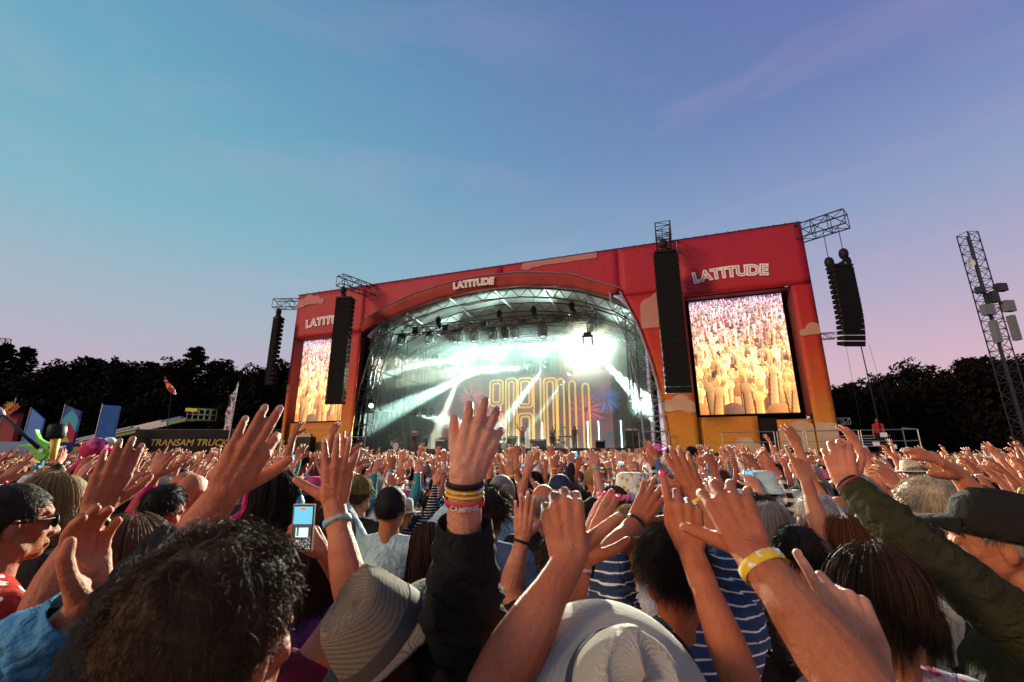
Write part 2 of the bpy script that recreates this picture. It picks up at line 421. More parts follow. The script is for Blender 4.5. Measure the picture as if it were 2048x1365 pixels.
# clouds printed on the cloth
def cloud(circ, zb, u0, u1, w=-.06, flip=1, zt=TOPZ - .02):
    g = G(); n = 40; top = []; bot = []
    for i in range(n + 1):
        u = u0 + (u1 - u0) * i / n; t = b = zb
        for (c, z, r) in circ:
            if abs(u - c) < r:
                h = math.sqrt(r * r - (u - c) ** 2); t = max(t, z + h); b = min(b, z - h * .55)
        top.append((u, w, min(t, zt))); bot.append((u, w, max(b, .05)))
    for i in range(n):
        if top[i][2] - bot[i][2] < .02 and top[i + 1][2] - bot[i + 1][2] < .02: continue
        k = len(g.v); g.v += [bot[i], bot[i + 1], top[i + 1], top[i]]; g.v += [(p[0], p[1] + .012, p[2]) for p in (bot[i], bot[i + 1], top[i + 1], top[i])]
        g.f += [(k, k + 1, k + 2, k + 3), (k + 7, k + 6, k + 5, k + 4), (k + 3, k + 2, k + 6, k + 7), (k, k + 4, k + 5, k + 1)]
    if g.f: g.build('cloud', M['cloud'], stage)
cloud([(.5, 15.6, .55), (1.3, 15.9, .6), (2.1, 15.8, .5), (2.7, 15.6, .35)], 15.5, .02, 3.1)
cloud([(22.4, 16.15, .45), (23.2, 16.35, .6), (24.3, 16.5, .7), (25.5, 16.45, .7), (26.6, 16.5, .65), (27.4, 16.45, .45)], 16.1, 21.6, 27.8)
cloud([(30.7, 10.9, .65), (31.3, 11.8, .8), (32.1, 12.0, 1.0), (32.6, 11.2, .9)], 10.4, 30.55, 33.28)
cloud([(40.0, 9.2, .28), (40.5, 9.45, .4), (40.9, 9.3, .4)], 9.1, 39.77, 40.83)
cloud([(31.9, 5.0, .5), (32.6, 5.2, .6), (33.1, 4.9, .5)], 4.8, 31.5, 33.43)
cloud([(39.9, 3.2, .7), (40.5, 3.3, .55)], 2.2, 39.77, 40.83)
cloud([(38.4, 2.9, .8), (39.1, 3.2, .8)], 1.2, 37.95, 39.7, .10)
cloud([(35.2, 2.2, .5), (36.0, 2.5, .6), (36.6, 2.2, .5)], 1.9, 34.6, 36.88, .18)
cloud([(.15, 7.8, .3)], 7.6, .01, .31); cloud([(4.4, 2.8, .5), (5.1, 3.1, .6), (5.7, 2.7, .4)], 2.5, 3.8, 6.1, .2)
cloud([(1.2, 3.4, .5), (2.0, 3.6, .5), (2.7, 3.5, .4)], 3.2, .6, 3.2, .2)

# lettering: bold letters with a thin inline stroke, on a gentle arc
M['letter_white'] = plain('letter_white', (.72, .72, .68), .6, 0, .05)
M['letter_red'] = plain('letter_red', (.45, .012, .03), .65)
def glyph(ch, size, off, ext, ax=1.0):
    c = bpy.data.curves.new('glyph', 'FONT'); c.body = ch; c.size = size; c.offset = off; c.extrude = ext; c.align_x = 'CENTER'; c.resolution_u = 4
    o = bpy.data.objects.new('glyph', c); COL.objects.link(o)
    dg = bpy.context.evaluated_depsgraph_get(); me = bpy.data.meshes.new_from_object(o.evaluated_get(dg))
    bpy.data.objects.remove(o); bpy.data.curves.remove(c)
    R = Matrix.Rotation(math.pi / 2, 4, 'X') @ Matrix.Scale(ax, 4, (1, 0, 0)); me.transform(R); return me
GW = {'L': .78, 'A': 1.02, 'T': .95, 'I': .5, 'U': 1.0, 'D': 1.03, 'E': .86}
def latitude(u0, u1, z, size, w, rise=.16):
    word = 'LATITUDE'; tot = sum(GW[c] for c in word); x = 0
    for c in word:
        s = (x + GW[c] / 2) / tot; x += GW[c]
        uc = u0 + (u1 - u0) * s; a = (s - .5) * 2; zc = z - rise * a * a; rot = rise * 2 * a * 2 / (u1 - u0)
        lt = ob('letter', glyph(c, size, size * .072, .004), stage, (uc, w, zc), M['letter_white']); lt.rotation_euler = (0, rot, 0)
        il = ob('inline_stroke', glyph(c, size, -size * .024, .004), lt, (0, -.008, 0), M['letter_red'])
latitude(34.15, 38.6, 13.42, .98, -.06); latitude(1.3, 6.1, 13.42, .98, -.06); latitude(16.3, 19.8, 15.02, .76, -.43, .06)

# ------------------------------------------------------------------ video screens with the crowd picture
def crowd_picture(W, H, seed):
    """paints a picture of a cheering crowd, far heads at the top, hands at the bottom"""
    rs = np.random.RandomState(seed); im = np.zeros((H, W, 3)); im[:] = (.25, .2, .25)
    yy, xx = np.mgrid[0:H, 0:W].astype(float)
    def blob(cx, cy, rx, ry, col, ang=0):
        x0, x1 = int(max(0, cx - rx - ry - 1)), int(min(W, cx + rx + ry + 2)); y0, y1 = int(max(0, cy - rx - ry - 1)), int(min(H, cy + rx + ry + 2))
        if x0 >= x1 or y0 >= y1: return
        X, Y = xx[y0:y1, x0:x1] - cx, yy[y0:y1, x0:x1] - cy; c, s = math.cos(ang), math.sin(ang)
        m = ((X * c + Y * s) / rx) ** 2 + ((-X * s + Y * c) / ry) ** 2 < 1; sh_ = np.clip(1.0 + .42 * (X * .8 - Y * .5) / max(rx, ry), .5, 1.45)[..., None]; im[y0:y1, x0:x1][m] = (np.asarray(col) * sh_)[m]
    def line(x0, y0, x1, y1, r, col):
        n = int(max(abs(x1 - x0), abs(y1 - y0)) / max(r * .5, .5)) + 2
        for t in np.linspace(0, 1, n): blob(x0 + (x1 - x0) * t, y0 + (y1 - y0) * t, r * (1.15 - .3 * t), r * (1.15 - .3 * t), col)
    rows = []; d = 0.0
    while d < 1.12:
        s = 3.4 + 34 * d ** 1.45; rows.append((d, s)); d += .014 + .085 * d
    for d, s in rows:
        y = H * (.03 + .95 * d)
        for x in np.arange(-s, W + s, s * 1.5):
            cx = x + rs.uniform(-.6, .6) * s; cy = y + rs.uniform(-.5, .5) * s
            warm = min(1, d * 1.5)
            sk = np.array([1.0, .80 - .1 * rs.rand(), .64 - .12 * rs.rand()]) * rs.uniform(.6, 1.3) * np.array([1, 1, 1.25 - .5 * warm])
            sh = np.array([(.9, .9, .95), (.3, .35, .6), (.1, .1, .14), (.7, .2, .3), (.5, .7, .8), (.9, .7, .3), (.85, .85, .8)][rs.randint(7)])
            blob(cx, cy + s * 1.3, s * 1.02, s * 1.08, sh * .3); blob(cx, cy + s * 1.3, s * .92, s * .98, sh)
            blob(cx, cy, s * .57, s * .68, sk * .3); blob(cx, cy, s * .5, s * .62, sk)
            hc = np.array([(.35, .22, .15), (.5, .32, .18), (.8, .62, .35), (.25, .18, .15)][rs.randint(4)])
            blob(cx, cy - s * .3, s * .52, s * .4, hc)
            if d > .12 and rs.rand() < .75:
                blob(cx - s * .18, cy + s * .02, s * .07, s * .05, sk * .35); blob(cx + s * .18, cy + s * .02, s * .07, s * .05, sk * .35); blob(cx, cy + s * .32, s * .16, s * .07, sk * .4)
            for sd in (-1, 1):
                if rs.rand() < .6 + .4 * d:
                    ex, ey = cx + sd * s * rs.uniform(.5, 1.0), cy - s * rs.uniform(.9, 1.9); lit = np.clip(sk * rs.uniform(.8, 1.35), 0, 1.3)
                    line(cx + sd * s * .8, cy + s * .8, ex, ey, s * .27, lit * np.array([.45, .3, .22])); line(cx + sd * s * .8, cy + s * .8, ex, ey, s * .19, lit)
                    for k in range(5):
                        a = -1.57 + (k - 2) * .32 + rs.uniform(-.15, .15); line(ex, ey, ex + math.cos(a) * s * .55, ey + math.sin(a) * s * .6, s * .075, lit * (.9 + .2 * rs.rand()))
                    blob(ex, ey, s * .26, s * .28, lit)
    g_ = np.linspace(0, 1, H)[:, None, None]
    im *= rs.uniform(.85, 1.15, (H, W, 1)); im = np.clip(im, 0, 1.3) ** 1.5 * (np.array([.85, .8, 1.05]) * (1 - g_) + np.array([1.6, 1.1, .66]) * g_)
    return np.clip(im, 0, 2.0)
def led_mat(name, es):
    m = N(name); a = m.n('ShaderNodeAttribute', attribute_name='picture'); m.color((.02, .02, .02)); m.set(Roughness=.4)
    m.l(a.outputs['Color'], m.b.inputs['Emission Color']); m.b.inputs['Emission Strength'].default_value = es
    return m.m
M['video'] = led_mat('video_picture', 1.5)
def picture_mesh(name, im, w, h):
    H, W, _ = im.shape; xs = np.linspace(-w / 2, w / 2, W + 1); zs = np.linspace(h / 2, -h / 2, H + 1)
    X, Z = np.meshgrid(xs, zs); v = np.stack([X, np.zeros_like(X), Z], -1).reshape(-1, 3)
    j, i = np.mgrid[0:H, 0:W]; a = (j * (W + 1) + i).ravel(); f = np.stack([a, a + W + 1, a + W + 2, a + 1], -1)
    me = bpy.data.meshes.new(name); me.from_pydata(v.tolist(), [], f.tolist())
    at = me.attributes.new('picture', 'FLOAT_COLOR', 'FACE'); c = np.ones((H * W, 4)); c[:, :3] = im.reshape(-1, 3); at.data.foreach_set('color', c.ravel()); return me
pic = crowd_picture(190, 258, 5)
def video_screen(u, z, w_, h_, label, im):
    p = SP(u, .86, z); e = tag(empty('video_screen', SP(u, .95, z - h_ / 2), SA), label, 'video screen', 'video screens on the stage wings')
    g = G(); g.box((0, .12, h_ / 2), (w_ + .1, .22, h_ + .1)); g.build('cabinet', M['black_metal'], e)
    o = ob('picture_panel', picture_mesh('picture_panel', im, w_, h_), e, (0, -.012, h_ / 2), M['video'])
video_screen(36.55, 8.4, 5.6, 7.7, 'tall bright video screen showing the crowd, right wing beside the big lettering', pic)
video_screen(2.95, 8.65, 5.2, 7.45, 'tall bright video screen partly hidden behind the black speaker column, far wing', pic)

# ------------------------------------------------------------------ line arrays and their trusses
M['grille'] = plain('speaker_grille', (.008, .0072, .007), .85, .0, .3, 60, .4)
def line_array(u, w, ztop, n, bh, bw, bd, label, yaw=0., curve=0., hang=2.0):
    e = tag(empty('line_array', SP(u, w, ztop), SA + yaw), label, 'loudspeaker', 'speaker columns hung from the stage')
    g = G(); hh = bh * .96
    g.add([(-bw / 2, -bd / 2, -hh), (bw / 2, -bd / 2, -hh), (bw / 2 * .96, bd / 2, -hh * .82), (-bw / 2 * .96, bd / 2, -hh * .82), (-bw / 2, -bd / 2, 0), (bw / 2, -bd / 2, 0), (bw / 2 * .96, bd / 2, -hh * .15), (-bw / 2 * .96, bd / 2, -hh * .15)],
          [(3, 2, 1, 0), (4, 5, 6, 7), (0, 1, 5, 4), (1, 2, 6, 5), (2, 3, 7, 6), (3, 0, 4, 7)])
    cab = g.mesh('speaker_cabinet'); cab.materials.append(M['grille'])
    gg = G()
    for s in (-1, 1): gg.box((s * (bw / 2 + .02), -bd * .35, -hh * .5), (.035, .08, hh * .55))
    gg.box((0, -bd * .42, -hh * .5), (bw + .06, .02, .03)); lug = gg.mesh('rigging_plate'); lug.materials.append(M['dark_steel'])
    y = z = 0.; a = 0.
    for i in range(n):
        c = ob('speaker_cabinet', cab, e, (0, y, z)); c.rotation_euler = (a, 0, 0)
        l_ = ob('rigging_plate', lug, c)
        y += math.sin(a) * bh; z -= math.cos(a) * bh; a = curve * max(0, (i - n * .35) / n) ** 1.5
    g = G(); g.box((0, 0, .1), (bw * .96, bd * 1.15, .12)); g.box((0, 0, .24), (.16, bd * 1.2, .16)); g.build('flying_frame', M['black_metal'], e)
    return e, z
ARL, _ = line_array(32.42, -2.5, 14.45, 24, .372, 1.42, .8, 'tall black speaker column hanging in front of the red cloth beside right screen', .12)
line_array(7.62, -2.5, 14.35, 23, .372, 1.30, .8, 'tall black speaker column hanging over the edge of the left screen', .25)
_, zb = line_array(42.1, -1.0, 12.75, 15, .315, 1.18, .65, 'curved black speaker column hanging off the right end of the stage', .35, .75)
line_array(-.95, -1.0, 14.0, 15, .40, .62, .7, 'slim black speaker column hanging off the left end of the stage', .0, .2)
def hoist(u, w, z, zt, label):
    e = tag(empty('chain_hoist', SP(u, w, z), SA), label, 'hoist', 'chain hoists above the speakers')
    g = G(); g.ball((0, 0, .35), (.26, .24, .36), 10, 8); g.box((0, 0, .02), (.2, .2, .3)); g.build('motor', M['black_metal'], e, smooth=True)
    g = G(); g.ball((.16, 0, -.15), (.16, .15, .3), 8, 6); g.build('chain_bag', M['black_cloth'], e, smooth=True)
    g = G(); g.rod((0, 0, .6), (0, 0, zt - z), .022, 5); g.build('chain', M['dark_steel'], e)
hoist(41.65, -1.0, 12.85, 15.4, 'chain hoist at the near corner of curved speaker column'); hoist(42.45, -1.0, 13.3, 15.4, 'taller chain hoist above the curved speaker column')
hoist(-1.1, -1, 14.4, 15.6, 'chain hoist above slim speaker column at the left end'); hoist(7.35, -2.6, 14.85, 16.3, 'chain hoist over speaker column near left screen')
hoist(32.4, -2.5, 14.9, 16.4, 'chain hoist over speaker column near right screen')
def cant(name, a, b, size, label, bay=.7):
    g = G(); truss(g, a, b, size, bay, .045, .025); o = g.build(name, M['dark_steel'], None); o.matrix_world = SM
    return tag(o, label, 'truss', 'roof trusses that carry the speakers')
cant('outrigger_truss', (40.7, .4, 15.95), (43.0, -.9, 15.95), .95, 'dark lattice truss arm jutting out from the top right corner', .8)
cant('outrigger_truss', (-.1, .4, 15.9), (-2.5, -.3, 15.9), .8, 'short dark lattice truss arm jutting from the top left corner', .8)
cant('outrigger_truss', (32.45, .6, 16.55), (32.45, -3.0, 16.1), .9, 'lattice truss end above speaker column by the right screen', .7)
cant('outrigger_truss', (8.3, .6, 16.0), (7.2, -3.0, 16.0), .85, 'lattice truss reaching forward above speaker column by the left screen', .7)
for u, z in ((41.3, 9.0), (41.2, 3.9)):
    g = G(); truss(g, (40.9, .3, z), (u + .35, .3, z), .35, .35, .025, .014); o = g.build('stub_truss', M['steel']); o.matrix_world = SM
    tag(o, 'small bare metal stub truss on the right edge, %s' % ('halfway up' if z > 5 else 'low near the trees'), 'truss')
g = G(); g.rod((42.4, -.9, zb + 12.75), (42.6, -.6, 3.0), .03); 
for du in (-.5, .6): g.rod((42.2 + du, -.9, zb + 12.8), (42.4 + du * 1.3, -.6, 3.0), .008, 4)
o = g.build('speaker_cables', M['black_metal']); o.matrix_world = SM; tag(o, 'black cables dropping from curved speaker column to the ground', 'cable')

# ------------------------------------------------------------------ lighting truss, moving heads, beams, LED wall
g = G(); truss(g, (7.9, 3, 13.05), (27.1, 3, 12.55), .7, .7, .04, .02); o = g.build('lighting_truss', M['dark_steel']); o.matrix_world = SM
tag(o, 'long lattice lighting truss hung across the stage roof', 'truss')
g = G(); truss(g, (8.3, 9, 12.7), (29.8, 9, 12.0), .6, .7, .04, .02); o = g.build('lighting_truss', M['dark_steel']); o.matrix_world = SM
tag(o, 'rear lattice lighting truss behind the bright beams', 'truss')
M['lens_on'] = plain('lit_lens', (.8, 1, .95), .3, emit=(.70, 1.0, .88), es=12)
M['lens_dim'] = plain('dim_lens', (.5, .6, .6), .2, emit=(.7, .9, .85), es=.9)
def moving_head(u, w, z, aim, label, lens, k=1.0, group='moving head lights on the trusses'):
    e = tag(empty('moving_head_light', SP(u, w, z), SA), label, 'stage light', group); e.scale = (k, k, k)
    g = G(); g.box((0, 0, -.08), (.36, .28, .16)); g.rod((0, 0, 0), (0, 0, .2), .03); g.build('base', M['black_metal'], e)
    g = G(); g.box((-.22, 0, -.38), (.07, .16, .5)); g.box((.22, 0, -.38), (.07, .16, .5)); g.box((0, 0, -.17), (.5, .16, .07)); g.build('yoke', M['black_metal'], e)
    g = G(); R = Vector(aim).normalized().to_track_quat('Z', 'Y').to_matrix().to_4x4(); T = Matrix.Translation((0, 0, -.48)) @ R
    g.lathe([(.02, -.26), (.13, -.26), (.17, -.12), (.17, .2), (.185, .24), (.165, .25), (.15, .2)], 14, T); g.build('head', M['black_metal'], e, smooth=True)
    g = G(); g.lathe([(.002, .215), (.15, .205), (.15, .19), (.002, .19)], 14, T); g.build('lens', lens, e)
    return e, T
ordinal = lambda z, u: {12.41: 'second', 14.88: 'third', 15.36: 'fourth', 16.78: 'fifth', 18.48: 'sixth', 19.51: 'seventh', 20.39: 'eighth', 22.75: 'ninth', 24.89: 'tenth'}.get(u)
for u, z, dn in ((9.57, 12.76, 'leftmost'), (12.41, 12.6, ''), (14.88, 12.5, ''), (15.36, 12.45, ''), (16.78, 12.45, ''), (18.48, 12.4, ''), (19.51, 12.4, ''), (20.39, 12.4, ''), (22.75, 12.33, ''), (24.89, 12.27, ''), (26.72, 12.2, 'rightmost')):
    moving_head(u, 3, z, (random.Random(u).uniform(-.3, .3), -.25, -1), 'black moving head lamp under the long front truss, %s from its left end' % ordinal(z, u) if not dn else '%s black moving head lamp on the long front truss' % dn, M['lens_dim'], 1.5)
for u in (11, 14, 17.6, 21, 24): # fixtures sitting on the truss
    e = tag(empty('truss_fixture', SP(u, 3, 13.05 - (u - 7.9) * .026), SA), 'dark fixture clamped inside the front truss, %s m along' % {11: 'first', 14: 'second', 17.6: 'third', 21: 'fourth', 24: 'fifth'}[u].replace(' m', ''), 'stage light', 'fixtures clamped inside the front truss')
    e['label'] = e['label'].replace(' m along', ' from its left end')
    g = G(); g.box((0, 0, 0), (.55, .4, .5)); g.box((0, -.25, .1), (.3, .15, .2)); g.build('housing', M['black_metal'], e)
for u in (13.2, 19.0, 22.0, 25.2):
    hoist(u, 3, 13.3, 15.0, 'chain hoist lifting the front truss, %s from its left end' % {13.2: 'first', 19.0: 'second', 22.0: 'third', 25.2: 'fourth'}[u])
BC = (.66, 1.0, .86)
def beam(src, dst, power, deg, label, blend=.25, lens='lens_on', k=1.2, kind=None):
    s, d = Vector(src), Vector(dst); e, T = moving_head(s.x, s.y, s.z + .48 * k, d - s, label, M[lens], k, 'moving heads with lit beams')
    li = bpy.data.lights.new('beam', 'SPOT'); li.energy = power; li.color = BC if power not in (70000, 130000, 36000) else (1.0, .95, .72); li.spot_size = math.radians(deg); li.spot_blend = blend; li.shadow_soft_size = .12; li.use_soft_falloff = True
    lo = bpy.data.objects.new('beam_lamp', li); COL.objects.link(lo); a, b = SP(*s), SP(*d); dr = (b - a).normalized()
    lo.location = a + dr * .45; lo.rotation_euler = dr.to_track_quat('-Z', 'Y').to_euler(); lo.parent = e; lo.matrix_parent_inverse = (Matrix.Translation(SP(s.x, s.y, s.z + .48 * k)) @ Matrix.Rotation(SA, 4, 'Z') @ Matrix.Scale(k, 4)).inverted()
BP = 1.0
camS = SM.inverted() @ Vector((0.5, 0, 2.0))
beam((10.8, 7, 11.0), (7.5, 2.0, 8.6), 110000 * BP, 9, 'lit moving head throwing the highest beam to the left')
beam((15.9, 8, 10.3), (9.7, 2.5, 5.8), 300000 * BP, 10, 'lit moving head throwing a broad beam down to the left')
beam((13.3, 8, 10.4), (12.3, 5, 3.6), 130000 * BP, 9, 'lit moving head throwing a steep beam down left')
beam((21.4, 9, 10.3), (17.8, 7, 4.7), 200000 * BP, 9, 'lit moving head throwing a beam across the yellow letters')
beam((26.7, 8, 10.1), (30.9, 3, 5.1), 300000 * BP, 12, 'lit moving head throwing a wide beam down to the right')
beam((23.7, 9, 9.4), (20.5, 6, 4.1), 90000 * BP, 6, 'lit moving head throwing a thin beam through the letters')
beam((15.1, 8, 11.0), (7.8, 2.5, 9.9), 130000 * BP, 11, 'lit moving head throwing a flat beam under the roof')
beam((19.8, 9, 10.1), (14.0, 4, 9.1), 130000 * BP, 11, 'lit moving head throwing a flat hazy beam at mid roof')
# added brilliant lamp, ahead of the real source, to rim light the crowd
beam((26.75, .55, 9.9), camS, 130000, 90, 'added brilliant white lamp on a made-up drop pole, rim lighting the crowd', 1.0, k=1.5)
g = G(); g.rod((26.75, .55, 10.6), (26.75, .55, 13.2), .04, 6); o = g.build('added_drop_pole', M['dark_steel']); o.matrix_world = SM; tag(o, 'made-up thin drop pole carrying the added brilliant lamp', 'pole')  # invented support for the added lamp
beam((25.3, 7, 11.05), camS, 36000, 60, 'bright hazy lamp directly behind the brilliant one', 1.0, k=1.2)
beam((27.2, 9, 11.5), (28, 0, 10), 2500, 90, 'bright lamp just right of the brilliant one', .6)
beam((16.8, 9, 12.1), (17, 0, 10), 5500, 100, 'bright hazy lamp at the left of the rear row', .6)
beam((21.3, 9, 12.2), (21, 0, 10), 5500, 100, 'bright hazy lamp in the middle of rear row', .6)
beam((14.4, 9, 12.6), (12, 0, 10), 6000, 100, 'bright hazy lamp left of centre under the roof', .6)
for i, u in enumerate((9.9, 10.7, 11.5)):
    beam((u, 5.5, 5.75), (u + 7, 6.5, 3.6), 22000, 18, '%s low side lamp on the dark left tower' % ('outer', 'middle', 'inner')[i], .4, k=.9)
beam((9.0, .05, 5.95), camS, 70000, 100, 'single bright lamp at the left edge of the stage opening', .7, k=1.1)
beam((30.0, 2.5, 5.6), camS, 8000, 90, 'hazy bright lamp at the right edge of the stage opening', .7, k=1.1)
# smoke that the beams shine through
g = G(); g.box((19.25, 6.65, 7.2), (22.9, 11.5, 9.2)); sm = bpy.data.materials.new('stage_smoke'); sm.use_nodes = True; t_ = sm.node_tree; t_.nodes.clear()
pv = t_.nodes.new('ShaderNodeVolumePrincipled'); pv.inputs['Color'].default_value = (.85, .95, .9, 1); pv.inputs['Density'].default_value = .06; pv.inputs['Anisotropy'].default_value = .3
mo = t_.nodes.new('ShaderNodeOutputMaterial'); t_.links.new(pv.outputs[0], mo.inputs['Volume'])
o = g.build('stage_smoke', sm); o.matrix_world = SM; tag(o, 'pale smoke hanging under the stage roof', 'smoke', kind='stuff')
# LED wall with neon-like outlines
def wall_mat():
    m = N('led_wall_picture'); v = m.coord(); 
    base = m.ramp(m.noise(.35, 4, v, .8), [(.3, (.02, .05, .08)), (.45, (.12, .05, .10)), (.58, (.32, .07, .08)), (.7, (.05, .10, .14))])
    vo = m.n('ShaderNodeTexVoronoi'); vo.inputs['Scale'].default_value = 3.5; m.l(v, vo.inputs['Vector'])
    sp = m.rng(vo.outputs['Distance'], .05, .0, 0, 1.5)
    c = m.mix(sp, base, (1, .9, .75))
    m.color((.01, .01, .01)); m.l(c, m.b.inputs['Emission Color']); m.b.inputs['Emission Strength'].default_value = 1.2; return m.m
lw = tag(empty('led_wall', SP(17.6, 12.1, 2.55), SA), 'wide LED wall with yellow outlined letters at the back of the stage', 'led wall')
g = G(); g.box((0, .12, 3.75), (18.6, .2, 7.5)); g.build('panel', wall_mat(), lw)
M['neon'] = plain('yellow_neon', (.9, .6, .1), .4, emit=(1.0, .62, .12), es=1.25)
def outline(u0, u1, z0, z1, closed_bottom, r=.35, top=True):
    """rounded double outline"""
    for k, inset in enumerate((0, .32)):
        a0, a1, b1, b0 = u0 + inset, u1 - inset, z1 - inset, z0 + (inset if closed_bottom else 0)
        rr = max(r - inset * .5, .08); pts = []
        if a1 - a0 < .15: continue
        def arc(cx, cz, s, e): return [(cx + rr * math.cos(s + (e - s) * i / 6), 0, cz + rr * math.sin(s + (e - s) * i / 6)) for i in range(7)]
        pts = arc(a1 - rr, b1 - rr, 0, math.pi / 2) + arc(a0 + rr, b1 - rr, math.pi / 2, math.pi)
        pts = pts + (arc(a0 + rr, b0 + rr, math.pi, 1.5 * math.pi) + arc(a1 - rr, b0 + rr, 1.5 * math.pi, 2 * math.pi) + [pts[0]] if closed_bottom else [(a0, 0, b0)])
        if not closed_bottom: pts = [(a1, 0, b0)] + pts
        g = G(); g.tube([(p[0] - 17.6, -.1, p[2] - 2.55) for p in pts], .085, 5); g.build('neon_outline', M['neon'], lw)
outline(14.6, 16.0, 7.0, 9.6, True); outline(14.6, 16.0, 2.7, 6.2, False)
outline(16.35, 17.5, 2.7, 9.7, False); outline(17.65, 19.15, 6.7, 9.65, True); outline(17.65, 19.15, 2.7, 6.1, False); outline(19.3, 20.0, 2.7, 9.7, False)
outline(20.35, 21.6, 2.7, 9.5, False); outline(21.75, 22.35, 2.7, 9.4, False); outline(22.9, 23.5, 2.7, 9.1, False); outline(24.2, 24.8, 2.7, 8.8, False)
M['firework'] = plain('firework_glow', (.8, .2, .3), .5, emit=(.9, .16, .26), es=.7); M['firework_blue'] = plain('firework_glow_blue', (.1, .3, .7), .5, emit=(.08, .3, .75), es=.7)
rng = random.Random(4)
for (cu, cz, R, mt) in ((24.4, 6.3, 2.0, 'firework'), (26.4, 7.2, 1.5, 'firework_blue'), (15.0, 5.6, 1.7, 'firework'), (12.4, 8.0, 1.6, 'firework')):
    g = G()
    for i in range(90):
        a = rng.uniform(0, 6.283); r1 = R * rng.uniform(.6, 1); r0 = r1 * rng.uniform(.1, .5); c, s = math.cos(a), math.sin(a)
        g.rod((cu + c * r0 - 17.6, -.02, cz + s * r0 - 2.55), (cu + c * r1 - 17.6, -.02, cz + s * r1 - 2.55), .02, 3)
    g.build('firework_picture', M[mt], lw)
# white light tubes standing on the deck
M['tube_white'] = plain('white_light_tube', (.8, .95, 1), .4, emit=(.6, .95, 1.0), es=5)
for i, u in enumerate((17.7, 21.5, 25.4, 26.3, 28.1)):
    e = tag(empty('light_tube', SP(u, 7.0, 2.5), SA), '%s upright white light tube on the stage floor' % ('leftmost', 'second', 'middle', 'fourth', 'rightmost')[i], 'stage light', 'upright light tubes on the deck')
    g = G(); g.rod((0, 0, .1), (0, 0, 2.3), .045, 8); g.build('tube', M['tube_white'], e); g = G(); g.lathe([(.01, 0), (.18, 0), (.18, .08), (.01, .1)], 12); g.build('foot', M['black_metal'], e)
# backline
def mic_stand(u, w, label):
    e = tag(empty('microphone_stand', SP(u, w, 2.5), SA), label, 'microphone stand', 'microphone stands'); g = G()
    g.lathe([(.01, 0), (.15, 0), (.14, .03), (.01, .04)], 12); g.build('foot', M['black_metal'], e)
    g = G(); g.rod((0, 0, 0), (0, 0, 1.5), .015); g.rod((-.1, 0, 1.45), (.35, 0, 1.65), .012); g.build('pole', M['steel'], e); g = G(); g.capsule((.35, 0, 1.65), (.45, 0, 1.68), .03, .04, 8); g.build('microphone', M['black_metal'], e)
mic_stand(23.6, 4.5, 'microphone stand beside the keyboard player'); mic_stand(20.0, 3.4, 'microphone stand in front of the red clad singer'); mic_stand(28.4, 3.2, 'microphone stand on the dark right side of stage')
def amp(u, w, sx, sz, label):
    e = tag(empty('amplifier', SP(u, w, 2.5), SA), label, 'amplifier', 'amplifiers on the stage'); g = G(); g.box((0, 0, sz / 2), (sx, .5, sz)); g.build('cabinet', M['black_metal'], e)
    g = G(); g.box((0, -.27, sz * .44), (sx * .86, .03, sz * .7)); g.build('grille', M['grille'], e); g = G(); g.box((0, -.26, sz * .9), (sx * .86, .03, sz * .1)); g.build('control_panel', M['steel'], e)
amp(19.3, 5.5, .8, 1.1, 'black amplifier cabinet left of the singer'); amp(18.8, 3.0, .7, .5, 'low wedge amplifier at the stage front near the centre'); amp(21.6, 5.2, 1.3, .8, 'wide amplifier cabinet behind the singer'); amp(27.2, 1.2, .6, .55, 'small black box speaker at the right stage front'); amp(11.0, 4, .6, 1.7, 'tall equipment cabinet lit white on the left side'); amp(11.8, 4.4, .5, 1.2, 'shorter equipment cabinet on the left side'); amp(14.0, 3, .9, .8, 'amplifier cabinet in the haze left of centre'); amp(29.2, 3.6, 1.0, 1.5, 'tall equipment rack on the dark right side')
def drum_kit(u, w, label, k=1.0):
    e = tag(empty('drum_kit', SP(u, w, 2.5), SA), label, 'drum kit'); e.scale = (k, k, k)
    def drum(c, r, h, ax): g = G(); R = Vector(ax).to_track_quat('Z', 'Y').to_matrix().to_4x4(); g.lathe([(.01, 0), (r, 0), (r, h), (.01, h)], 18, Matrix.Translation(c) @ R); g.build('drum', M['steel'], e)
    drum((0, .25, .32), .3, .45, (0, -1, 0)); drum((-.5, .1, .35), .22, .4, (0, 0, 1)); drum((.5, 0, .55), .18, .2, (0, -.2, 1)); drum((-.18, -.1, .75), .15, .22, (0, -.3, 1)); drum((.18, -.1, .75), .15, .22, (0, -.3, 1))
    for c in ((-.75, 0, 1.15), (.75, 0, 1.1), (-.4, .3, 1.45), (.45, .35, 1.5), (0, .4, 1.65)):
        g = G(); g.lathe([(.01, .03), (.06, .02), (.24, 0), (.24, -.008), (.01, .01)], 18, Matrix.Translation(c)); g.build('cymbal', M['yellow_paint'], e); g = G(); g.rod((c[0], c[1] + .05, 0), c, .014); g.build('cymbal_stand', M['steel'], e)
drum_kit(18.4, 5.6, 'drum kit with cymbal tree behind the raised hand', 1.0); drum_kit(23.0, 6.2, 'drum kit at right centre in front of the letters', .9); drum_kit(10.0, 2.6, 'dark percussion set on the left side of the stage', .95); drum_kit(29.0, 6.0, 'dark percussion set at the right of the stage', .9)
def keyboard(u, w, label):
    e = tag(empty('keyboard', SP(u, w, 2.5), SA), label, 'keyboard'); g = G(); g.box((0, 0, .98), (1.2, .35, .1)); g.build('case', M['dark_red_cloth'], e)
    g = G(); g.box((0, .1, 1.04), (1.1, .14, .03)); g.build('keys', M['white_plastic'], e); g = G(); g.rod((-.4, 0, 0), (.4, 0, .95), .02); g.rod((.4, 0, 0), (-.4, 0, .95), .02); g.build('stand', M['steel'], e)
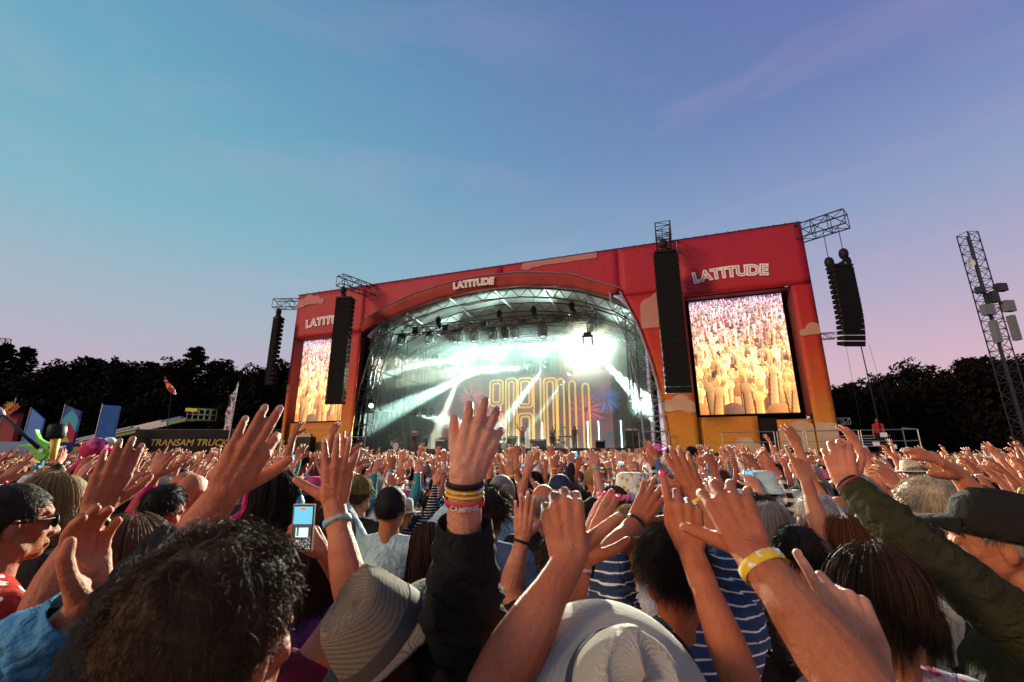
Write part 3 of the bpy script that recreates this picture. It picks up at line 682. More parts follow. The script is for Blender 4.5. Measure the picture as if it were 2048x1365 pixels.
keyboard(24.0, 4.8, 'red fronted keyboard on a crossed stand'); keyboard(13.2, 5, 'keyboard on a stand in the left haze')

# railings and side platform at the right wing
e = tag(empty('side_platform', SP(39, -1.2, 0), SA), 'dark side platform with bright metal railings at the right wing', 'platform')
g = G(); g.box((0, .2, 2.05), (9.6, 1.6, .25)); g.build('platform_deck', M['deck'], e)
g = G(); g.box((0, .3, 1.0), (9.5, 1.4, 1.9)); g.build('platform_skirt', M['black_cloth'], e)
def rail(x0, x1, y, zb, zt):
    g = G(); g.rod((x0, y, zt), (x1, y, zt), .028, 6); g.rod((x0, y, (zb + zt) / 2), (x1, y, (zb + zt) / 2), .022, 6)
    for x in (x0, x1): g.rod((x, y, zb), (x, y, zt), .028, 6)
    return g
for x0, x1 in ((-4.4, -1.75), (-1.6, -.35), (-.2, 2.2), (2.3, 4.75)): rail(x0, x1, -.55, 2.17, 3.3).build('railing', M['steel'], e)
g = G(); g.rod((4.75, -.55, 3.3), (4.75, 1.0, 3.45), .028); g.rod((4.75, -.55, 2.75), (4.75, 1.0, 2.75), .022); g.rod((4.75, 1, 2.17), (4.75, 1, 3.45), .03); g.build('end_railing', M['steel'], e)
for i in range(5): 
    g = G(); g.box((2.6 + i * .05, .9, 2.5 + i * .14), (2.6, .1, .05)); g.build('stacked_rail', M['steel'], e)
for x, z in ((3.3, 3.05), (2.9, 2.6), (3.6, 2.45)):
    g = G(); g.box((x, -.5, z), (.3, .03, .22)); g.build('notice', M['white_plastic'], e)
for u0, u1, lb in ((29.9, 31.7, 'bare metal crowd railing at the right end of stage front'), (7.4, 9.2, 'bare metal frame railing at the left end of stage front')):
    o = rail(u0, u1, -.6, 2.3, 3.45).build('railing', M['steel']); o.matrix_world = SM; tag(o, lb, 'railing')
g = G(); g.box((3.2, -.8, 2.9), (2.2, .6, 1.2)); o = g.build('equipment_case', M['black_metal']); o.matrix_world = SM; tag(o, 'black equipment case under the left video screen', 'case')
# ------------------------------------------------------------------ trees
def leaf_mat(name, a, b):
    m = N(name); oi = m.n('ShaderNodeObjectInfo'); v = m.coord()
    m.color(m.ramp(m.noise(1.5, 5, v), [(.3, a), (.7, b)])); m.set(Roughness=.8, Specular_IOR_Level=.05); return m.m
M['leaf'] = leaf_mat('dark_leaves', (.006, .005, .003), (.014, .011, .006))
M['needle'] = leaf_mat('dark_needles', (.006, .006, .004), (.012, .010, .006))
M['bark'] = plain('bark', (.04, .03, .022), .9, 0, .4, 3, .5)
def leaf_cloud(g, rng, c, r, n, s):
    for _ in range(n):
        d = Vector((rng.gauss(0, 1), rng.gauss(0, 1), rng.gauss(0, 1))).normalized() * (rng.random() ** .45)
        p = Vector(c) + Vector((d.x * r[0], d.y * r[1], d.z * r[2])); q = Vector((rng.gauss(0, 1), rng.gauss(0, 1), rng.gauss(0, 1))).normalized()
        a = q.orthogonal().normalized(); b = q.cross(a); k = s * rng.uniform(.6, 1.4)
        i = len(g.v); g.v += [tuple(p - a * k), tuple(p + b * k * .55), tuple(p + a * k), tuple(p - b * k * .55)]; g.f.append((i, i + 1, i + 2, i + 3))
def broad_tree(seed, sparse=1.0):
    """unit tree, 16 m tall"""
    rng = random.Random(seed); g = G(); t = G()
    t.tube([(0, 0, -.3), (.1, 0, 3), (.0, .1, 7), (.2, 0, 12)], [.42, .32, .22, .06], 7)
    for i in range(26):
        a = rng.uniform(0, 6.283); z = rng.uniform(2.5, 14.2); k = math.sin(min(1, (z - 1) / 13) * math.pi * .92) ** .6 * 4.0
        rr = k * rng.uniform(.35, 1.0); c = (math.cos(a) * rr, math.sin(a) * rr, z); s = rng.uniform(1.1, 1.9)
        if z > 12.3: c = (c[0] * .7, c[1] * .7, z); s *= .75
        leaf_cloud(g, rng, c, (s * 1.2, s * 1.2, s), int(170 * sparse), .26)
        t.tube([(0, 0, max(1.5, z - 3)), (c[0] * .5, c[1] * .5, z - 1.2), c], [.12, .07, .02], 4)
        for _ in range(3):
            e = Vector(c) + Vector((rng.uniform(-1, 1), rng.uniform(-1, 1), rng.uniform(.2, 1))) * s * 1.25; leaf_cloud(g, rng, e, (.45, .45, .35), int(16 * sparse), .2)
    leaf_cloud(g, rng, (0, 0, 7), (3.0, 3.0, 6.0), int(1500 * sparse), .34)
    return g.mesh('crown'), t.mesh('trunk')
def pine_tree(seed):
    rng = random.Random(seed); g = G(); t = G(); t.tube([(0, 0, -.3), (0, 0, 8), (.1, 0, 16)], [.35, .25, .04], 7)
    for i in range(60):
        z = 2.5 + 13.2 * (i / 60) ** .9; a = i * 2.4 + rng.uniform(-.4, .4); R = (16.3 - z) * .30 * rng.uniform(.6, 1.15) + .25
        e = Vector((math.cos(a) * R, math.sin(a) * R, z + R * .18)); t.tube([(0, 0, z), tuple(e)], [.06, .015], 4)
        for k in range(5): p = Vector((0, 0, z)).lerp(e, .35 + .16 * k); leaf_cloud(g, rng, p, (.5, .5, .28), 26, .17)
    leaf_cloud(g, rng, (0, 0, 6), (2.2, 2.2, 5.0), 1500, .3)
    return g.mesh('crown'), t.mesh('trunk')
TV = [broad_tree(s) for s in (1, 2, 3, 4)] + [broad_tree(9, .55)]; PV = [pine_tree(6), pine_tree(7)]
def tree(px, py, Y, kind, label, group, name='oak_tree'):
    p = PY(px, py, Y); cm, tm = kind
    for m_ in (cm, tm):
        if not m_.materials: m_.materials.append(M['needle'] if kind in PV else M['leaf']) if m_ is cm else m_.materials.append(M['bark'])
    rng = random.Random(int(px * 7 + Y)); k = p.z / 16.0
    e = tag(empty(name, (p.x, p.y, 0), rng.uniform(0, 6.28)), label, 'tree', group); e.scale = (k * rng.uniform(1.0, 1.25), k * rng.uniform(1.0, 1.25), k)
    ob('crown', cm, e); ob('trunk', tm, e)
ordn = ('first', 'second', 'third', 'fourth', 'fifth', 'sixth', 'seventh', 'eighth', 'ninth', 'tenth', 'eleventh', 'twelfth', 'thirteenth', 'fourteenth')
TL = [(-45, 690, 0), (18, 684, 'p'), (58, 692, 'p'), (108, 713, 1), (150, 716, 2), (200, 706, 3), (232, 707, 0), (268, 712, 2), (306, 722, 'p'), (345, 712, 1), (396, 692, 'p'), (438, 711, 3), (490, 726, 0), (532, 724, 2), (575, 718, 1)]
for i, (px, py, k) in enumerate(TL):
    pine = k == 'p'
    nm = {18: 'tall dark pine at the left edge of the skyline', 58: 'dark pine just right of the leftmost pine', 306: 'short dark pine in the dip of the left treeline', 396: 'dark spiky pine standing above the left treeline'}.get(px, 'dark broadleaf tree in the front row of left treeline, %s from left' % ordn[[q for q, t_ in enumerate([x for x in TL if x[2] != 'p']) if t_[0] == px][0]] if not pine else '')
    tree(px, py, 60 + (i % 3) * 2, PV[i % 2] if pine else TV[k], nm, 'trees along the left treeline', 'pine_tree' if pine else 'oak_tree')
for i in range(9):
    tree(-30 + i * 78, 735 + (i % 3) * 8, 72, TV[(i + 1) % 4], 'dark tree behind the front row of the left treeline, %s from left' % ordn[i], 'trees behind left treeline')
TR = [(1668, 765, 2), (1712, 752, 0), (1742, 732, 4), (1790, 706, 4), (1832, 712, 4), (1872, 735, 1), (1915, 712, 0), (1950, 702, 3), (2005, 704, 2), (2060, 700, 1), (2120, 705, 0)]
for i, (px, py, k) in enumerate(TR):
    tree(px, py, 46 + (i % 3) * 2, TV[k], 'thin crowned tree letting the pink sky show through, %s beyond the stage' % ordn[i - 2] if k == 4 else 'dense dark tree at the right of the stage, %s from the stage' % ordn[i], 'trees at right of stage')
for i in range(7):
    tree(1690 + i * 70, 765 - (i % 2) * 15, 56, TV[(i + 2) % 4], 'dark tree behind the right hand row, %s from the stage' % ordn[i], 'trees behind right row')
# low dark scrub that closes the wood edge
for nm, rngx, Y, lb in (('undergrowth', (-95, 690), 57, 'dark scrub along the foot of the left treeline'), ('undergrowth', (1650, 2300), 44, 'dark scrub along the foot of right hand trees')):
    g = G(); r_ = random.Random(Y)
    for i in range(46):
        px = rngx[0] + (rngx[1] - rngx[0]) * i / 45; p = PY(px, 850, Y + r_.uniform(-1, 2)); h = r_.uniform(3.0, 5.5)
        leaf_cloud(g, r_, (p.x, p.y, h * .5), (2.4, 1.6, h * .62), 330, .3)
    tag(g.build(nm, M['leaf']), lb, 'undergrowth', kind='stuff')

# ------------------------------------------------------------------ field furniture left of the stage
def stripes_mat(name, stops):
    m = N(name); v = m.coord(); d = m.math('ADD', m.sepz(v), m.math('MULTIPLY', m.math('ABSOLUTE', m.sepz(v, 0)), 1.4))
    m.color(m.ramp(m.rng(d, 0, 6), stops, 'CONSTANT')); m.set(Roughness=.7); m.bump(m.noise(5, 4, v), .2, .03); return m.m
M['pil_blue'] = plain('blue_pillar_cloth', (.08, .24, .52), .65, 0, .12, 3)
M['pil_navy'] = plain('navy_cloth', (.02, .04, .11), .7)
M['pil_red'] = plain('red_pillar_cloth', (.26, .012, .02), .65)
M['pil_multi'] = stripes_mat('patchwork_pillar_cloth', [(0, (.03, .08, .25)), (.38, (.52, .26, .02)), (.52, (.62, .45, .02)), (.60, (.36, .01, .06)), (.80, (.05, .42, .48)), (.97, (.03, .08, .25))])
def pillar(px, py, Y, w, d, mat, label, slant=.35, rz=.2):
    p = PY(px, py, Y); e = tag(empty('banner_pillar', (p.x, p.y, 0), rz), label, 'banner', 'banner pillars beside the field')
    g = G(); h = p.z; g.add([(-w / 2, -d / 2, 0), (w / 2, -d / 2, 0), (w / 2, d / 2, 0), (-w / 2, d / 2, 0), (-w / 2, -d / 2, h), (w / 2, -d / 2, h - slant), (w / 2, d / 2, h - slant), (-w / 2, d / 2, h)],
      [(3, 2, 1, 0), (4, 5, 6, 7), (0, 1, 5, 4), (1, 2, 6, 5), (2, 3, 7, 6), (3, 0, 4, 7)]); g.build('cloth_sleeve', mat, e)
    g = G(); g.rod((-w / 2 - .04, -d / 2, 0), (-w / 2 - .04, -d / 2, h + .1), .04, 6); g.build('mast', M['steel'], e)
    g = G(); g.box((0, 0, .1), (w * 1.5, d * 2, .2)); g.build('base_weight', M['black_metal'], e); return e, h
pillar(225, 812, 36, 1.0, .8, M['pil_blue'], 'plain blue square banner pillar, rightmost of the four', .02, .55)
pillar(150, 812, 38, 1.15, .3, M['pil_multi'], 'patchwork banner pillar in turquoise, magenta and yellow', .5, .2)
pillar(80, 818, 38, 1.1, .2, M['pil_blue'], 'blue banner pillar with a slanted top beside the green guitar', .9, .2)
e, h = pillar(28, 828, 38, 1.1, .5, M['pil_red'], 'dark red banner pillar with paper flowers on top', .0, .2)
fl = tag(empty('paper_flowers', (e.location.x, e.location.y, h)), 'red and orange pinwheel flowers topping the red pillar', 'flowers')
rng = random.Random(3)
for i in range(9):
    g = G(); a = i * .7; c = Vector((math.cos(a) * .45 + rng.uniform(-.2, .3), -.4, .35 + math.sin(a) * .35)); R = Vector((rng.uniform(-.5, .5), -1, rng.uniform(-.3, .6))).to_track_quat('Z', 'Y').to_matrix().to_4x4()
    for k in range(6):
        q = 6.283 * k / 6; T = Matrix.Translation(c) @ R @ Matrix.Rotation(q, 4, 'Z'); g.prism([T @ Vector(v) for v in ((0, 0, 0), (.18, -.1, .03), (.36, 0, .06), (.18, .1, .03))], (0, 0, 0), (0, .02, 0))
    g.build('flower', [M['pil_red'], plain('orange_paper', (.6, .16, .02), .7), M['yellow_paint']][i % 3] if i < 3 else [M['pil_red'], bpy.data.materials['orange_paper'], M['pil_red']][i % 3], fl)
g = G(); g.rod((0, -.2, 0), (.25, -.4, 1.3), .03); g.build('stem', M['white_plastic'], fl)
def boom_lift(a, b, bx, mat, label):
    a, b, bx = Vector(a), Vector(b), Vector(bx); e = tag(empty('boom_lift', (a.x, a.y, 0)), label, 'boom lift', 'boom lifts parked beside the field'); o_ = Vector((a.x, a.y, 0))
    g = G(); g.box((0, 0, 1.2), (3.4, 2.2, .9)); g.box((-.6, 0, 2.2), (2.4, 1.9, 1.3)); g.build('chassis', mat, e)
    for sx in (-1.3, 1.3):
        for sy in (-1.1, 1.1): g = G(); g.lathe([(.1, -.2), (.6, -.2), (.62, 0), (.6, .2), (.1, .2)], 16, Matrix.Translation((sx, sy, .62)) @ Matrix.Rotation(math.pi / 2, 4, 'X')); g.build('wheel', M['black_metal'], e)
    A, B, X = a - o_, b - o_, bx - o_; m1 = A.lerp(B, .55)
    def arm(p, q, t): g = G(); d = (q - p).to_track_quat('Z', 'Y').to_matrix(); g.box((p + q) / 2, (t, t, (q - p).length), d); return g
    arm(A, m1, .55).build('boom_section', mat, e); arm(m1, m1.lerp(B, .6), .42).build('boom_section', M['steel'], e); arm(m1.lerp(B, .6), B, .32).build('boom_section', mat, e); arm(B, X, .2).build('jib', M['dark_steel'], e)
    g = G(); g.box((A + m1) / 2 + Vector((0, -.34, .12)), (.08, .06, (m1 - A).length), (m1 - A).to_track_quat('Z', 'Y').to_matrix()); g.build('edge_strip', M['white_plastic'], e)
    g = G(); c = X + Vector((.9, 0, 0))
    for z in (0, .55, 1.1):
        for s in (-1, 1): g.rod(c + Vector((-.9, s * .4, z)), c + Vector((.9, s * .4, z)), .03, 5); g.rod(c + Vector((s * .9, -.4, z)), c + Vector((s * .9, .4, z)), .03, 5)
    for x in (-.9, -.3, .3, .9):
        for s in (-1, 1): g.rod(c + Vector((x, s * .4, 0)), c + Vector((x, s * .4, 1.1)), .025, 5)
    g.box(c + Vector((0, 0, 0)), (1.8, .8, .06)); g.build('basket', M['green_paint'] if mat is M['green_paint'] else M['steel'], e)
    g = G(); g.box(c + Vector((-.8, -.3, 1.0)), (.6, .4, .35)); g.build('control_box', M['yellow_paint'], e)
boom_lift((-45.5, 47, 3.4), (-34.8, 47, 5.9), (-34.0, 47, 5.7), M['blue_paint'], 'blue boom lift with its arm raised behind the pillars')
boom_lift((-42.3, 44.5, 3.3), (-32.4, 44.5, 5.5), (-31.6, 44.5, 5.4), M['green_paint'], 'green boom lift, the nearer one with the longer reach')
# truck
p0, p1 = PY(262, 900, 41), PY(590, 900, 41)
tr = tag(empty('articulated_truck', ((p0.x + p1.x) / 2, 41, 0)), 'long black haulage trailer with yellow lettering beyond the crowd', 'truck'); L = p1.x - p0.x
g = G(); g.box((0, 1.3, 2.75), (L, 2.5, 3.1)); g.build('trailer_body', plain('trailer_black', (.006, .005, .006), .55), tr)
g = G(); g.box((0, 1.3, 4.33), (L + .06, 2.56, .07)); g.build('top_rail', M['dark_steel'], tr)
g = G(); g.box((0, 1.3, 1.1), (L * .98, 1.0, .25)); g.build('chassis', M['black_metal'], tr)
for x in (-L / 2 + 1, -L / 2 + 2.3, -L / 2 + 3.6, L / 2 - 1.5):
    g = G(); g.lathe([(.1, -.15), (.5, -.15), (.52, 0), (.5, .15), (.1, .15)], 16, Matrix.Translation((x, .2, .52)) @ Matrix.Rotation(math.pi / 2, 4, 'X')); g.build('wheel', M['dark_steel'], tr)
me = glyph('TRANSAM TRUCKING LTD', .82, .012, .01, 1.06); me.name = 'lettering'
for v_ in me.vertices: v_.co.x += v_.co.z * .2
o = ob('lettering', me, tr, (0, .03, 2.9), plain('gold_lettering', (.42, .27, .03), .5)); bb = [v_.co.x for v_ in me.vertices]; x0 = PY(301, 885, 41).x - tr.location.x
o.location.x = x0 - min(bb)
# trailer and container roofs glimpsed at the edges
g = G(); p = PY(40, 893, 36); g.box((p.x, p.y + 1, 1.6), (4.5, 2, 3.0)); tag(g.build('site_container', M['blue_paint']), 'low blue site container behind the left edge of the crowd', 'container')
g = G(); p = PY(2010, 917, 30); g.box((p.x, p.y, 1.15), (5.0, 2, 2.0)); tag(g.build('marquee_roof', M['white_plastic']), 'pale low roof glimpsed behind the crowd at the right edge', 'tent')
g = G(); p = PY(500, 905, 34); g.box((p.x, p.y, 1.25), (4.0, .3, 2.0)); tag(g.build('site_fence', M['white_plastic']), 'pale fence panel below the black trailer', 'fence')
# fish kite on a thin pole, tall thin banner
p = PY(342, 778, 22); kt = tag(empty('fish_kite', p), 'small red and orange fish windsock above the crowd at left', 'kite')
g = G(); g.tube([(-.42, 0, .62), (-.30, 0, .35), (-.1, 0, .1), (.1, 0, -.12), (.22, 0, -.22)], [.01, .04, .12, .14, .05], 8); g.build('body', plain('kite_red', (.55, .03, .05), .7), kt, smooth=True)
g = G(); g.tube([(-.16, -.02, .2), (.02, -.03, -.02)], [.1, .135], 8); g.build('belly_band', plain('kite_orange', (.7, .2, .02), .7), kt, smooth=True)
g = G(); g.ball((.24, 0, -.24), .07, 8, 6); g.build('snout', M['white_plastic'], kt); g = G(); g.rod((0, .05, 0), (.4, .1, -p.z), .012, 4); g.build('pole', M['dark_steel'], kt)
p = PY(459, 858, 28); fb = tag(empty('feather_flag', (p.x, p.y, 0)), 'tall narrow pale and dark flag on a pole before the trees', 'flag'); h = PY(465, 765, 28).z
g = G(); g.rod((0, 0, 0), (.1, 0, h), .03, 5); g.build('pole', M['steel'], fb)
def flag_mat():
    m = N('flag_print'); v = m.coord((1, 1, .7)); m.color(m.ramp(m.noise(2.2, 4, v, .4), [(.35, (.02, .02, .05)), (.45, (.5, .5, .52)), (.55, (.3, .05, .15)), (.62, (.03, .03, .06))], 'CONSTANT')); m.set(Roughness=.8); return m.m
g = G(); n = 20
for i in range(n + 1):
    z = h - .05 - (h - 3.6) * i / n; wd = .05 + .42 * math.sin(min(1, i / n * 1.8) * 1.57); off = .08 * math.sin(i * .8)
    g.v += [(.1 - .02, .0, z), (.1 - wd, off, z), (.1 - .02, .02, z), (.1 - wd, off + .02, z)]
for i in range(n): a = i * 4; g.f += [(a, a + 1, a + 5, a + 4), (a + 2, a + 6, a + 7, a + 3), (a + 1, a + 3, a + 7, a + 5), (a, a + 4, a + 6, a + 2)]
g.build('flag_cloth', flag_mat(), fb)

# ------------------------------------------------------------------ telecom mast at the right
ms = tag(empty('lattice_mast', (36.45, 32, 0)), 'tall bare lattice telecom mast with antenna boxes at the right edge', 'mast')
g = G(); truss(g, (0, 0, 0), (0, 0, 19.2), .85, .8, .045, .026, up=(0, 1, 0)); g.build('lattice', M['dark_steel'], ms)
g = G(); g.rod((.12, 0, 0), (.12, 0, 19.3), .05); g.rod((-.12, 0, 0), (-.12, 0, 19), .03); g.build('cable_ladder', M['dark_steel'], ms)
for x, z, sx, sz, nm in ((-.72, 12.6, .75, .8, 'antenna_box'), (.9, 12.9, .7, .85, 'antenna_box'), (-.85, 14.2, .45, .5, 'radio_unit'), (.75, 14.4, .7, .6, 'radio_unit'), (-.62, 10.9, .32, 1.7, 'panel_antenna'), (.85, 11.2, .32, 1.9, 'panel_antenna'), (.0, 13.6, .5, .8, 'radio_unit')):
    g = G(); g.box((x, -.55, z), (sx, .4, sz)); g.rod((x, -.4, z - sz * .3), (0, 0, z - sz * .3), .03); g.rod((x, -.4, z + sz * .3), (0, 0, z + sz * .3), .03); g.build(nm, plain('mast_grey', (.15, .155, .17), .6) if nm != 'radio_unit' else M['dark_steel'], ms)
g = G(); g.lathe([(.01, 0), (.2, .04), (.3, .14), (.3, .2), (.01, .1)], 14, Matrix.Translation((-.85, -.3, 16.5)) @ Matrix.Rotation(math.pi / 2, 4, 'X')); g.rod((-.8, -.2, 16.5), (-.4, 0, 16.5), .04); g.build('dish', M['white_plastic'], ms)
# red light tower far behind the left trees
g = G(); p = PY(12, 678, 95); truss(g, (p.x, p.y, 0), (p.x, p.y, p.z), 1.2, 1.6, .09, .05); tag(g.build('aerial_mast', M['pil_red']), 'thin red aerial mast behind the leftmost pine', 'mast')
# ------------------------------------------------------------------ people: materials
def skin_mat():
    m = N('skin'); v = m.coord(); a = m.attr('skin_tone')
    c = m.mix(m.rng(m.noise(9, 7, v, .8), .32, .7, 0, .75), a, (.30, .058, .024)); c = m.mix(m.rng(m.noise(4, 5, v), .45, .75, 0, .45), c, (.20, .075, .03))
    c = m.mix(m.rng(m.noise(160, 2, v), .60, .72, 0, .35), c, (.20, .07, .035))
    m.color(c); m.set(Roughness=.6, Specular_IOR_Level=.28, Subsurface_Weight=.05, Subsurface_Scale=.01)
    m.b.inputs['Subsurface Radius'].default_value = (1, .3, .15)
    h = m.math('ADD', m.noise(38, 8, v, 1.2), m.math('MULTIPLY', m.noise(360, 3, v), .3)); m.bump(h, .65, .007)
    return m.m
M['skin'] = skin_mat()
def cloth(name, kind='plain', c2=(.75, .75, .72), scale=1.0):
    m = N(name); v = m.coord(); a = m.attr('tint')
    base = m.mix(m.rng(m.noise(9, 5, v), .3, .7, 0, .30), a, (.02, .02, .025))
    if kind == 'stripe':
        z = m.math('FRACT', m.math('MULTIPLY', m.math('ADD', m.sepz(v), m.math('MULTIPLY', m.noise(6, 2, v), .03)), 38 * scale)); base = m.mix(m.math('LESS_THAN', z, .16), base, c2)
    if kind == 'check':
        x = m.math('LESS_THAN', m.math('FRACT', m.math('MULTIPLY', m.sepz(v, 0), 14)), .4); z = m.math('LESS_THAN', m.math('FRACT', m.math('MULTIPLY', m.sepz(v), 14)), .4)
        base = m.mix(m.math('MULTIPLY', m.math('ADD', x, z), .5), base, c2)
    if kind in ('floral', 'leafy'):
        vo = m.n('ShaderNodeTexVoronoi'); vo.inputs['Scale'].default_value = 22 if kind == 'floral' else 9; m.l(m.coord((1, 1, 1)), vo.inputs['Vector'])
        ds = m.math('ADD', vo.outputs['Distance'], m.math('MULTIPLY', m.noise(40 if kind == 'floral' else 16, 3, v, 1), .5 if kind == 'floral' else .9)); base = m.mix(m.math('LESS_THAN', ds, .52 if kind == 'floral' else .72), base, c2)
    m.color(base); m.set(Roughness=.9, Specular_IOR_Level=.08)
    h = m.math('ADD', m.noise(15, 5, v, 2.4), m.math('MULTIPLY', m.noise(300, 2, v), .1)); m.bump(h, .85, .022)
    return m.m
M['cloth'] = cloth('cloth_plain'); M['cloth_stripe'] = cloth('cloth_striped', 'stripe'); M['cloth_check'] = cloth('cloth_checked', 'check'); M['cloth_floral'] = cloth('cloth_floral', 'floral'); M['cloth_leafy'] = cloth('cloth_leafy', 'leafy', (.03, .03, .04))
M['cloth_plaid'] = cloth('cloth_plaid', 'check', (.40, .05, .10)); M['cloth_sunflower'] = cloth('cloth_sunflower', 'floral', (.45, .26, .02))
def hair_mat():
    m = N('hair'); a = m.attr('hair_tone'); v = m.coord((60, 60, 9))
    c = m.mix(m.rng(m.noise(1, 4, v), .3, .7, 0, .4), a, (.01, .007, .005)); m.color(c); m.set(Roughness=.65, Specular_IOR_Level=.18); m.bump(m.noise(2, 3, v), .7, .006); return m.m
M['hair'] = hair_mat()
M['straw'] = plain('straw_weave', (.28, .25, .21), .8, 0, .2, 30, .3)
M['band_black'] = plain('black_strap', (.015, .015, .018), .5); M['band_yellow'] = plain('yellow_strap', (.6, .4, .03), .6); M['band_red'] = plain('red_strap', (.4, .02, .03), .6); M['band_print'] = None; M['band_blue'] = plain('blue_strap', (.1, .3, .45), .6, 0, .4, 60); M['band_silver'] = plain('silver_strap', (.6, .6, .58), .3, .8); M['nail_pink'] = plain('pink_nail', (.75, .03, .14), .25, 0, .05); M['nail'] = plain('pale_nail', (.50, .25, .17), .55, 0, .05)
def print_mat():
    m = N('woven_festival_band'); v = m.coord((1, 1, 1)); m.color(m.ramp(m.noise(70, 3, v, .5), [(.3, (.62, .40, .02)), (.52, (.62, .40, .02)), (.56, (.65, .68, .66)), (.64, (.12, .34, .48)), (.72, (.62, .40, .02))], 'CONSTANT')); m.set(Roughness=.8); m.bump(m.noise(600, 2, v), .5, .001); return m.m
M['band_print'] = print_mat(); M['eye'] = plain('eye_white', (.6, .58, .55), .3)

def vox(g, size, smooth=3, tris=None, name='body', disp=0., dscale=8.):
    me = bpy.data.meshes.new(name); me.from_pydata(g.v, [], g.f)
    o = bpy.data.objects.new('tmp', me); COL.objects.link(o)
    r = o.modifiers.new('r', 'REMESH'); r.mode = 'VOXEL'; r.voxel_size = size
    if smooth: s = o.modifiers.new('s', 'SMOOTH'); s.iterations = smooth; s.factor = .5
    dg = bpy.context.evaluated_depsgraph_get(); dg.update(); m1 = bpy.data.meshes.new_from_object(o.evaluated_get(dg))
    if disp:
        co = np.empty(len(m1.vertices) * 3, np.float32); no = co.copy(); m1.vertices.foreach_get('co', co); m1.vertices.foreach_get('normal', no); co = co.reshape(-1, 3); no = no.reshape(-1, 3)
        d = np.array([mnoise.noise(Vector((p[0] * dscale, p[1] * dscale, p[2] * dscale * 1.3))) + .6 * mnoise.noise(Vector((p[0] * dscale * 2.3, p[1] * dscale * 2.1 + 9, p[2] * dscale * 3.1))) for p in co])
        co += no * (d * disp)[:, None]; m1.vertices.foreach_set('co', co.ravel())
    if tris and len(m1.polygons) * 2 > tris:
        o.modifiers.clear(); o.data = m1; d_ = o.modifiers.new('d', 'DECIMATE'); d_.ratio = tris / (len(m1.polygons) * 2)
        dg = bpy.context.evaluated_depsgraph_get(); dg.update(); m2 = bpy.data.meshes.new_from_object(o.evaluated_get(dg)); bpy.data.objects.remove(o); bpy.data.meshes.remove(m1); m1 = m2
    else: bpy.data.objects.remove(o)
    bpy.data.meshes.remove(me); m1.name = name; m1.polygons.foreach_set('use_smooth', [True] * len(m1.polygons)); return m1
def join(meshes, name):
    v, f, k = [], [], 0
    for me in meshes:
        v += [tuple(q.co) for q in me.vertices]; f += [tuple(i + k for i in p.vertices) for p in me.polygons]; k = len(v); bpy.data.meshes.remove(me)
    m = bpy.data.meshes.new(name); m.from_pydata(v, [], f); m.polygons.foreach_set('use_smooth', [True] * len(f)); return m

